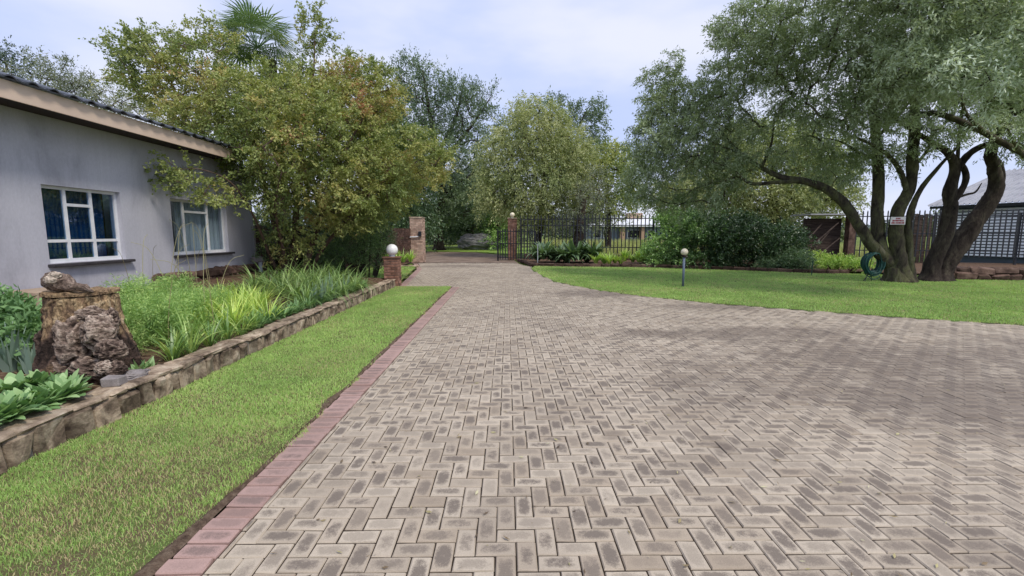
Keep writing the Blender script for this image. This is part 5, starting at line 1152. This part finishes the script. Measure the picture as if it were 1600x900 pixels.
# ------------------------------------------------------------------ shrubs
def shrub(name, label, cat, blobs, n, mind, rc, K, Mn, L, Wd, leaf, seed, tone=.5, tv=.4, group=None, **kw):
    rg = np.random.default_rng(seed); C = sample_blobs(blobs, n, rg, mind, .5); c = np.mean([b[0] for b in blobs], 0); b0 = np.array((c[0], c[1], 0.05))
    t = thing(name, label, cat, b0, group)
    cen = c-np.array((0, 0, .6)); outd = unit(C-cen)
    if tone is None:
        u_, v_, d_ = project(C); tone = .92-.88*np.clip((u_-1015)/120, 0, 1)  # leaf tone drops to the right, painting in shade from the tree above
    tn = np.clip(tone+tv*(vnoise2(C[:, 0]+C[:, 1], C[:, 2], 1.3, seed)-.5)+rg.normal(0, .1, len(C)), 0, 1)
    V, T, S, E = twig_leaves(C, outd, rc, K, Mn, L, Wd, rg, tone=tn, **kw)
    g = Geo(); g.add(V, leaf_faces(len(V)//4), T); tag(g.obj('foliage', leaf, t), kind='stuff')
    g = Geo(); sel_ = C[rg.choice(len(C), min(40, len(C)), False)]
    for p in sel_:
        b = np.array((c[0]+(p[0]-c[0])*.45, c[1]+(p[1]-c[1])*.45, .02)); mid = (b+p)/2+np.array((0, 0, .1)); g.add(*tube(smooth_line([b, mid, p], 3), np.linspace(.022, .006, 7), 4, False))
    tag(g.obj('stems', M['bark'], t), kind='stuff'); return t
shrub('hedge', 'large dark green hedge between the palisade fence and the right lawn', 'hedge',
      [blob(1050, 390, 20.6, 42, 26, .9), blob(1090, 365, 20.3, 45, 30, 1.1), blob(1150, 375, 19.6, 55, 38, 1.2), blob(1210, 385, 19.0, 42, 32, 1.1), blob(1025, 405, 20.6, 24, 10, .7), blob(1110, 405, 19.7, 60, 14, .8), blob(1060, 345, 21, 35, 16, .8, .8)], 620, .26, .42, 7, 15, .11, .055, LF['hedge'], 71, None, up=.25, droop=.2, tvar=.12)
shrub('creeping_shrub', 'low dark shrub spilling onto the lawn at the right end of the hedge', 'shrub', [blob(1240, 408, 17.9, 24, 16, .6), blob(1215, 414, 18.2, 30, 10, .5), blob(1258, 418, 17.5, 14, 8, .4)], 150, .18, .3, 7, 13, .09, .035, LF['dark'], 72, .7, up=.1, droop=.25, tvar=.15)
shrub('ground_plants', 'patch of small yellow-green plants between the hedge and the hose stand', 'plants', [blob(1310, 412, 17.5, 36, 7, .6), blob(1345, 416, 17, 20, 5, .5), blob(1280, 405, 19, 18, 8, .5)], 130, .16, .22, 6, 11, .08, .035, LF['yellow'], 73, .35, up=.3, tvar=.2)
shrub('feathery_shrub', 'dark fine-leaved shrub under the broad tree, left of the short brick pillar', 'shrub',
      [blob(560, 375, 14.6, 48, 38, .9), blob(578, 352, 15.2, 32, 32, .9), blob(530, 400, 14, 34, 26, .7), blob(585, 392, 15, 24, 18, .6), blob(590, 350, 16, 18, 20, .7)], 430, .22, .38, 8, 17, .065, .02, LF['hedge'], 74, .34, up=.35, droop=.1, tvar=.15)
shrub('feathery_shrub', 'dark shrub between the broad tree trunks and the house corner', 'shrub', [blob(422, 402, 12.9, 14, 16, .3), blob(440, 365, 13.6, 18, 30, .4, .8)], 120, .2, .34, 7, 14, .06, .025, LF['hedge'], 75, .3, up=.3, tvar=.15)
shrub('backing_shrub', 'dark shrub behind the broad tree in front of the boundary wall', 'shrub', [blob(480, 390, 16, 50, 26, .9), blob(540, 345, 17, 50, 36, 1.0), blob(575, 380, 19, 20, 24, .8)], 260, .28, .45, 7, 14, .09, .04, LF['dark'], 76, .55, up=.2, tvar=.15)
# broad plants by the gate
def strappy(name, label, cat, pos, n, ln, w, leaf, seed, arch=.8, lean=.9, group=None, tone=(.1, .95), up=1.0, segs=5, cup=.0, rounded=False):
    rg = np.random.default_rng(seed); g = Geo(); V = []; T = []; a = rg.uniform(0, TAU, n); l = ln*rg.uniform(.6, 1.2, n); k0 = lean*rg.uniform(.3, 1.0, n); ws = w*rg.uniform(.7, 1.2, n); tn = rg.uniform(*tone, n); rad = .06*ln+.03
    for i in range(n):
        d = np.array((math.cos(a[i]), math.sin(a[i]), 0)); s = np.array((-d[1], d[0], 0)); b = np.array(pos)+d*rg.uniform(0, rad)-np.array((0, 0, .02)); p = b.copy(); el = math.pi/2-k0[i]*.55; st_ = l[i]/segs; s = s+rg.normal(0, .25, 3)*np.array((1, 1, .3))
        for q in range(segs+1):
            f = q/segs; ww = ws[i]*((math.sin(math.pi*min(1, .04+.94*f))**.8*(.35+.75*f) if f > .05 else .12)*1.05 if rounded else (.55+.9*f if f < .4 else (1.05-(f-.4)/.6*1.0)))*.5
            V.append(p-s*ww); V.append(p+s*ww); T += [tn[i]]*2
            p = p+(d*math.cos(el)+np.array((0, 0, 1))*math.sin(el)*up)*st_; el -= arch*k0[i]*rg.uniform(.5, 1.1)*2.4/segs
    m = (segs+1)*2; q = np.arange(n)[:, None, None]*m+np.arange(segs)[None, :, None]*2; F = (q+np.array((0, 1, 3, 2))).reshape(-1, 4); g.add(V, F, T)
    o = g.obj(name, leaf, loc=pos, smooth=True); return tag(o, label, cat, group)
ORDW = ['second', 'third', 'fourth', 'fifth', 'sixth', 'seventh', 'eighth', 'ninth', 'tenth', 'eleventh', 'twelfth', 'thirteenth', 'fourteenth', 'fifteenth', 'sixteenth', 'seventeenth', 'eighteenth', 'nineteenth']
def number_row(objs):
    "tells the plants of one row apart by their order from the left"
    k = sorted(objs, key=lambda o: project([tuple(o.location)])[0][0])
    for i, o in enumerate(k):
        o['label'] = o['label']+(', leftmost' if i == 0 else ', rightmost' if i == len(k)-1 else ', '+ORDW[i-1]+' from left')
sd0 = [1000]
def plants(items, name, label, cat, n, ln, w, leaf, group, **kw):
    row = []
    for (u, v, Y, s) in items:
        p = at(u, v, Y) if Y else gp(u, v, .25)
        if p[0] < -3.4 and p[1] < 13: p[2] = bedz(p[0], p[1])
        sd0[0] += 1; row.append(strappy(name, label, cat, p, int(n*R.uniform(.8, 1.2)), ln*s, w*s, leaf, sd0[0], group=group, **kw))
    number_row(row)
plants([(840+R.uniform(-4, 4)+i*11, R.uniform(404, 411), 21.9+R.uniform(-.5, .8), R.uniform(.85, 1.15)) for i in range(9)], 'leafy_plant', 'dark broad-leaved plant in the row before the palisade fence', 'plant', 70, 1.02, .19, LF['dark'], 'dark leafy plants before the palisade fence', arch=.9, lean=1.25, tone=(.35, 1))
plants([(933+i*9+R.uniform(-3, 3), R.uniform(407, 413), 21+R.uniform(-.3, .4), R.uniform(.7, 1.1)) for i in range(9)], 'strap_plant', 'low yellow-green strappy plant in the row left of the hedge', 'plant', 60, .62, .06, LF['yellow'], 'yellow-green plants between dark leafy plants and hedge', tone=(0, .8))
plants([(562+i*10+R.uniform(-3, 3), R.uniform(407, 412), 20.8+R.uniform(-.4, .6), R.uniform(.9, 1.15)) for i in range(9)], 'strap_plant', 'bright strappy plant in the small bed before the left gate pillar', 'plant', 44, .62, .05, LF['yellow'], 'bright plants in the bed before the left gate pillar', tone=(0, .75))
# left bed: large arching clumps under the tree
def bedpt(x, y): return (x, y, bedz(x, y)-.01)
def rowplants(pts, name, label, n, ln, w, leaf, group, **kw):
    row = []
    for (u, v, s) in pts:
        z = .27
        for _ in range(4): q = gp(u, v, z); z = bedz(q[0], q[1])
        q = np.array((max(min(q[0], -3.5), -7.0), q[1], z-.01)); sd0[0] += 1
        row.append(strappy(name, label, 'plant', q, int(n*R.uniform(.8, 1.2)), ln*s, w, leaf, sd0[0], group=group, **kw))
    number_row(row)
rowplants([(440, 462, 1.0), (462, 470, 1.1), (488, 462, 1.1), (510, 470, 1.0), (420, 455, .95), (540, 462, 1.0), (478, 478, .95), (560, 455, .9), (400, 450, .8), (525, 450, 1.0), (450, 448, .95), (500, 448, .9)], 'agapanthus', 'tall dark green arching strap-leaved clump under the broad tree', 95, .86, .019, LF['strapdark'], 'arching strap-leaved clumps under the broad tree', arch=1.2, lean=1.35)
rowplants([(385, 486, .9), (402, 496, 1), (380, 503, 1), (360, 492, .9), (420, 503, .9), (340, 500, .9), (365, 514, .9), (398, 484, .8), (320, 500, .8), (300, 512, .8), (345, 478, .8), (372, 476, .8), (410, 478, .8), (320, 484, .8), (296, 494, .8), (270, 488, .8), (245, 485, .8)], 'daylily', 'yellow-green strap-leaved clump in the middle of the left plant bed', 60, .62, .018, LF['yellow'], 'yellow-green clumps in the left plant bed', arch=1.0, lean=.9, tone=(.2, 1))
rowplants([(285, 562, 1), (250, 520, 1.15), (280, 515, 1.1), (230, 535, 1.0), (300, 500, 1.1), (262, 500, 1.1), (345, 515, 1), (310, 552, 1.05), (335, 540, 1), (360, 530, .95), (300, 535, 1), (325, 520, 1), (275, 545, .9), (385, 522, .9), (410, 515, .85), (268, 530, .8)], 'daylily', 'bright green strap-leaved clump along the retaining wall, right of the stump', 48, .46, .019, LF['strap'], 'green clumps along the retaining wall beside the stump', arch=1.0, lean=.95)
rowplants([(440, 512, 1), (465, 505, 1), (490, 498, 1), (515, 490, 1), (540, 482, 1), (565, 474, .9), (585, 464, .9), (450, 495, 1), (480, 488, .9), (505, 480, .9), (530, 472, .9), (555, 464, .8), (596, 458, .9), (604, 452, .8), (575, 458, .9), (590, 450, .9), (565, 452, .9), (545, 458, .9)], 'ground_cover_plant', 'low leafy green plant along the far stretch of the retaining wall', 46, .30, .035, LF['broad'], 'low plants along the far stretch of the retaining wall', arch=.8, lean=1.0, tone=(0, .8))
rowplants([(420, 446, .8), (398, 456, .8), (380, 462, .7), (360, 464, .7), (470, 440, .9), (505, 438, .9), (535, 440, .9), (555, 446, .8), (330, 466, .6), (300, 470, .6), (270, 472, .6)], 'agapanthus', 'dark arching strap-leaved clump at the foot of the house wall', 85, .75, .018, LF['strapdark'], 'arching clumps near the house wall and tree trunks', arch=1.2, lean=1.35)
rowplants([(572, 468, 1), (556, 474, .9), (592, 460, .8), (540, 478, .8)], 'iris', 'upright blue-green sword-leaved plant by the retaining wall near the brick pillar', 20, .55, .03, LF['agave'], 'upright sword-leaved plants near the brick pillar', arch=.2, lean=.35)
rowplants([(20, 580, 1.0), (52, 585, .8)], 'iris', 'fan of pale blue-green sword leaves at the left edge beside the stump', 20, .42, .04, LF['agave'], 'sword-leaved plants at the left edge beside the stump', arch=.25, lean=.6)
rowplants([(228, 582, 1), (236, 576, .8)], 'leafy_seedling', 'small broad-leaved green plant between the stump and the flat stone', 16, .16, .035, LF['broad'], 'small plants between stump and stone', arch=.6, lean=.8)
# feathery mass: fine thread leaves
def feathery(label, u, v, h, r, n, seed, leaf=LF['fern'], group=None, name='fennel'):
    z = .3
    for _ in range(4): q = gp(u, v, z); z = bedz(q[0], q[1])
    rg = np.random.default_rng(seed); q = np.array((max(q[0], -7.0), q[1], z)); a = rg.uniform(0, TAU, n); rr = r*np.sqrt(rg.random(n)); C = np.stack((q[0]+rr*np.cos(a), q[1]+rr*np.sin(a), q[2]+h*rg.random(n)**.8), 1)
    V, T, S, E = twig_leaves(C, np.zeros_like(C)+np.array((0, 0, .5)), .20, 6, 16, .05, .009, rg, up=.5, droop=.25, tone=rg.uniform(.2, .8, n), tvar=.2)
    t = thing(name, label, 'plant', q, group); g = Geo(); g.add(V, leaf_faces(len(V)//4), T); tag(g.obj('foliage', leaf, t), kind='stuff')
    g = Geo()
    for p in C[::3]: g.add(*tube([(q[0]+(p[0]-q[0])*.5, q[1]+(p[1]-q[1])*.5, q[2]-.05), p], (.006, .003), 3, False))
    tag(g.obj('stems', leaf, t), kind='stuff')
for k, (u, v, h, r) in enumerate(((215, 540, .42, .36), (245, 530, .40, .32), (275, 512, .38, .34), (318, 492, .30, .36), (258, 492, .45, .36), (225, 505, .48, .35))):
    feathery('soft feathery green plant '+['just right of the stump, in the middle of the bed', 'in the bed below the gap between the two windows', 'between the first window and the bright strap-leaved clumps', 'below the second window, behind the yellow-green clumps', 'against the house wall below the first window, right half', 'against the house wall directly behind the stump'][k]+'', u, v, h, r, 85, 300+k, group='feathery plants between stump and window')
# thin flower stalks before the wall
g = Geo(); rs = np.random.default_rng(81)
for k in range(16):
    u = rs.uniform(205, 345); v = rs.uniform(470, 530); z = .3; q = gp(u, v, z); q = np.array((max(q[0], -6.9), q[1], bedz(q[0], q[1]))); hh = rs.uniform(.7, 1.25); lean_ = rs.normal(0, .18, 2)
    P = smooth_line([q, q+np.array((lean_[0]*.3, lean_[1]*.3, hh*.5)), q+np.array((lean_[0], lean_[1], hh)), q+np.array((lean_[0]*1.9, lean_[1]*1.9, hh*1.12))], 4); g.add(*tube(P, np.linspace(.005, .0025, len(P)), 4, False), rs.uniform(.1, .9))
tag(g.obj('flower_stalks', LF['dry']), kind='stuff')
# broad-leaved plants at the left front
def rosettes(label, pts, n, ln, w, leaf, group, name='leafy_plant', arch=.75, lean=1.0, tone=(.1, 1)):
    row = []
    for (x, y, s) in pts:
        sd0[0] += 1; row.append(strappy(name, label, 'plant', (x, y, bedz(x, y)+.02), int(n*R.uniform(.8, 1.2)), ln*s, w*s, leaf, sd0[0], arch=arch, lean=lean, group=group, tone=tone, segs=5, rounded=True))
    number_row(row)
pts = []
for (u, v) in ((10, 640), (45, 628), (80, 622), (115, 632), (25, 610), (60, 602), (95, 605), (5, 662), (40, 655), (75, 650), (140, 640), (-20, 640), (-20, 670), (105, 655), (125, 615), (30, 632), (62, 632)):
    q = gp(u, v, .27); pts.append((min(q[0], -3.42), q[1], R.uniform(.85, 1.15)))
rosettes('broad-leaved bright green plant in front of the stump along the retaining wall', pts, 58, .20, .074, LF['broad'], 'broad-leaved plants in front of the stump')
q = gp(30, 540, .36)
shrub('leafy_shrub', 'dense leafy green shrub behind the stump at the left edge by the house wall', 'shrub', [((-5.15, 4.55, .50), (.42, .4, .22), 1), ((-4.75, 4.75, .48), (.35, .35, .2), 1), ((-5.6, 4.6, .54), (.5, .5, .26), 1), ((-4.6, 4.3, .42), (.2, .3, .16), .6)], 330, .10, .17, 6, 9, .10, .042, LF['broad'], 77, .3, up=.35, droop=.2, tvar=.15)
# fallen leaves and bits on the paving and in the bed
rl = np.random.default_rng(91); n = 420; Yf = 1.7+11*rl.random(n)**1.6; Xf = rl.uniform(-1.2, 1, n)*0+rl.uniform(-1.3, 1.25*Yf.clip(0, 9), n); keep = inside(Xf, Yf, DRIVE); Xf, Yf = Xf[keep], Yf[keep]; n = len(Xf)
a = rl.uniform(0, TAU, n); l = rl.uniform(.012, .06, n)*(.7+.05*Yf); w = l*rl.uniform(.15, .4, n); d = np.stack((np.cos(a), np.sin(a), 0*a), 1); s_ = np.stack((-np.sin(a), np.cos(a), 0*a), 1); b = np.stack((Xf, Yf, .006+0*Xf), 1)
V = np.stack((b-d*l[:, None]/2, b+s_*w[:, None]/2+np.array((0, 0, .004)), b+d*l[:, None]/2+np.array((0, 0, .006)), b-s_*w[:, None]/2), 1).reshape(-1, 3)
LF['fallen'] = leafmat('fallen_leaf', [(0, (.06, .04, .025)), (.5, (.20, .14, .07)), (.8, (.42, .38, .16)), (1, (.5, .47, .30))], .1)
g = Geo(); g.add(V, leaf_faces(n), np.repeat(rl.random(n), 4)); tag(g.obj('fallen_leaves', LF['fallen']), kind='stuff')
n = 700; Xf = rl.uniform(2, 16, n); Yf = rl.uniform(5, 19, n); kp = inside(Xf, Yf, LAWNR) & (rl.random(n) < .35+.65*(Xf > 8)); Xf, Yf = Xf[kp], Yf[kp]; n = len(Xf); a = rl.uniform(0, TAU, n); l = rl.uniform(.03, .10, n); w = l*rl.uniform(.2, .4, n)
d = np.stack((np.cos(a), np.sin(a), rl.normal(0, .15, n)), 1); s_ = np.stack((-np.sin(a), np.cos(a), 0*a), 1); b = np.stack((Xf, Yf, .034+0*Xf), 1)
V = np.stack((b-d*l[:, None]/2, b+s_*w[:, None]/2, b+d*l[:, None]/2, b-s_*w[:, None]/2), 1).reshape(-1, 3); g = Geo(); g.add(V, leaf_faces(n), np.repeat(rl.random(n), 4)); tag(g.obj('fallen_leaves', LF['fallen']), kind='stuff')
n = 900; Xf = rl.uniform(-4.4, -3.45, n); Yf = rl.uniform(2.2, 6.5, n); a = rl.uniform(0, TAU, n); l = rl.uniform(.03, .09, n); w = l*rl.uniform(.2, .5, n)
zz = np.array([bedz(x, y) for x, y in zip(Xf, Yf)])+.035; d = np.stack((np.cos(a), np.sin(a), rl.normal(0, .2, n)), 1); s_ = np.stack((-np.sin(a), np.cos(a), 0*a), 1); b = np.stack((Xf, Yf, zz), 1)
V = np.stack((b-d*l[:, None]/2, b+s_*w[:, None]/2, b+d*l[:, None]/2, b-s_*w[:, None]/2), 1).reshape(-1, 3); g = Geo(); g.add(V, leaf_faces(n), np.repeat(rl.random(n)*.75, 4)); tag(g.obj('fallen_leaves', LF['fallen']), kind='stuff')
for me in bpy.data.meshes: pass
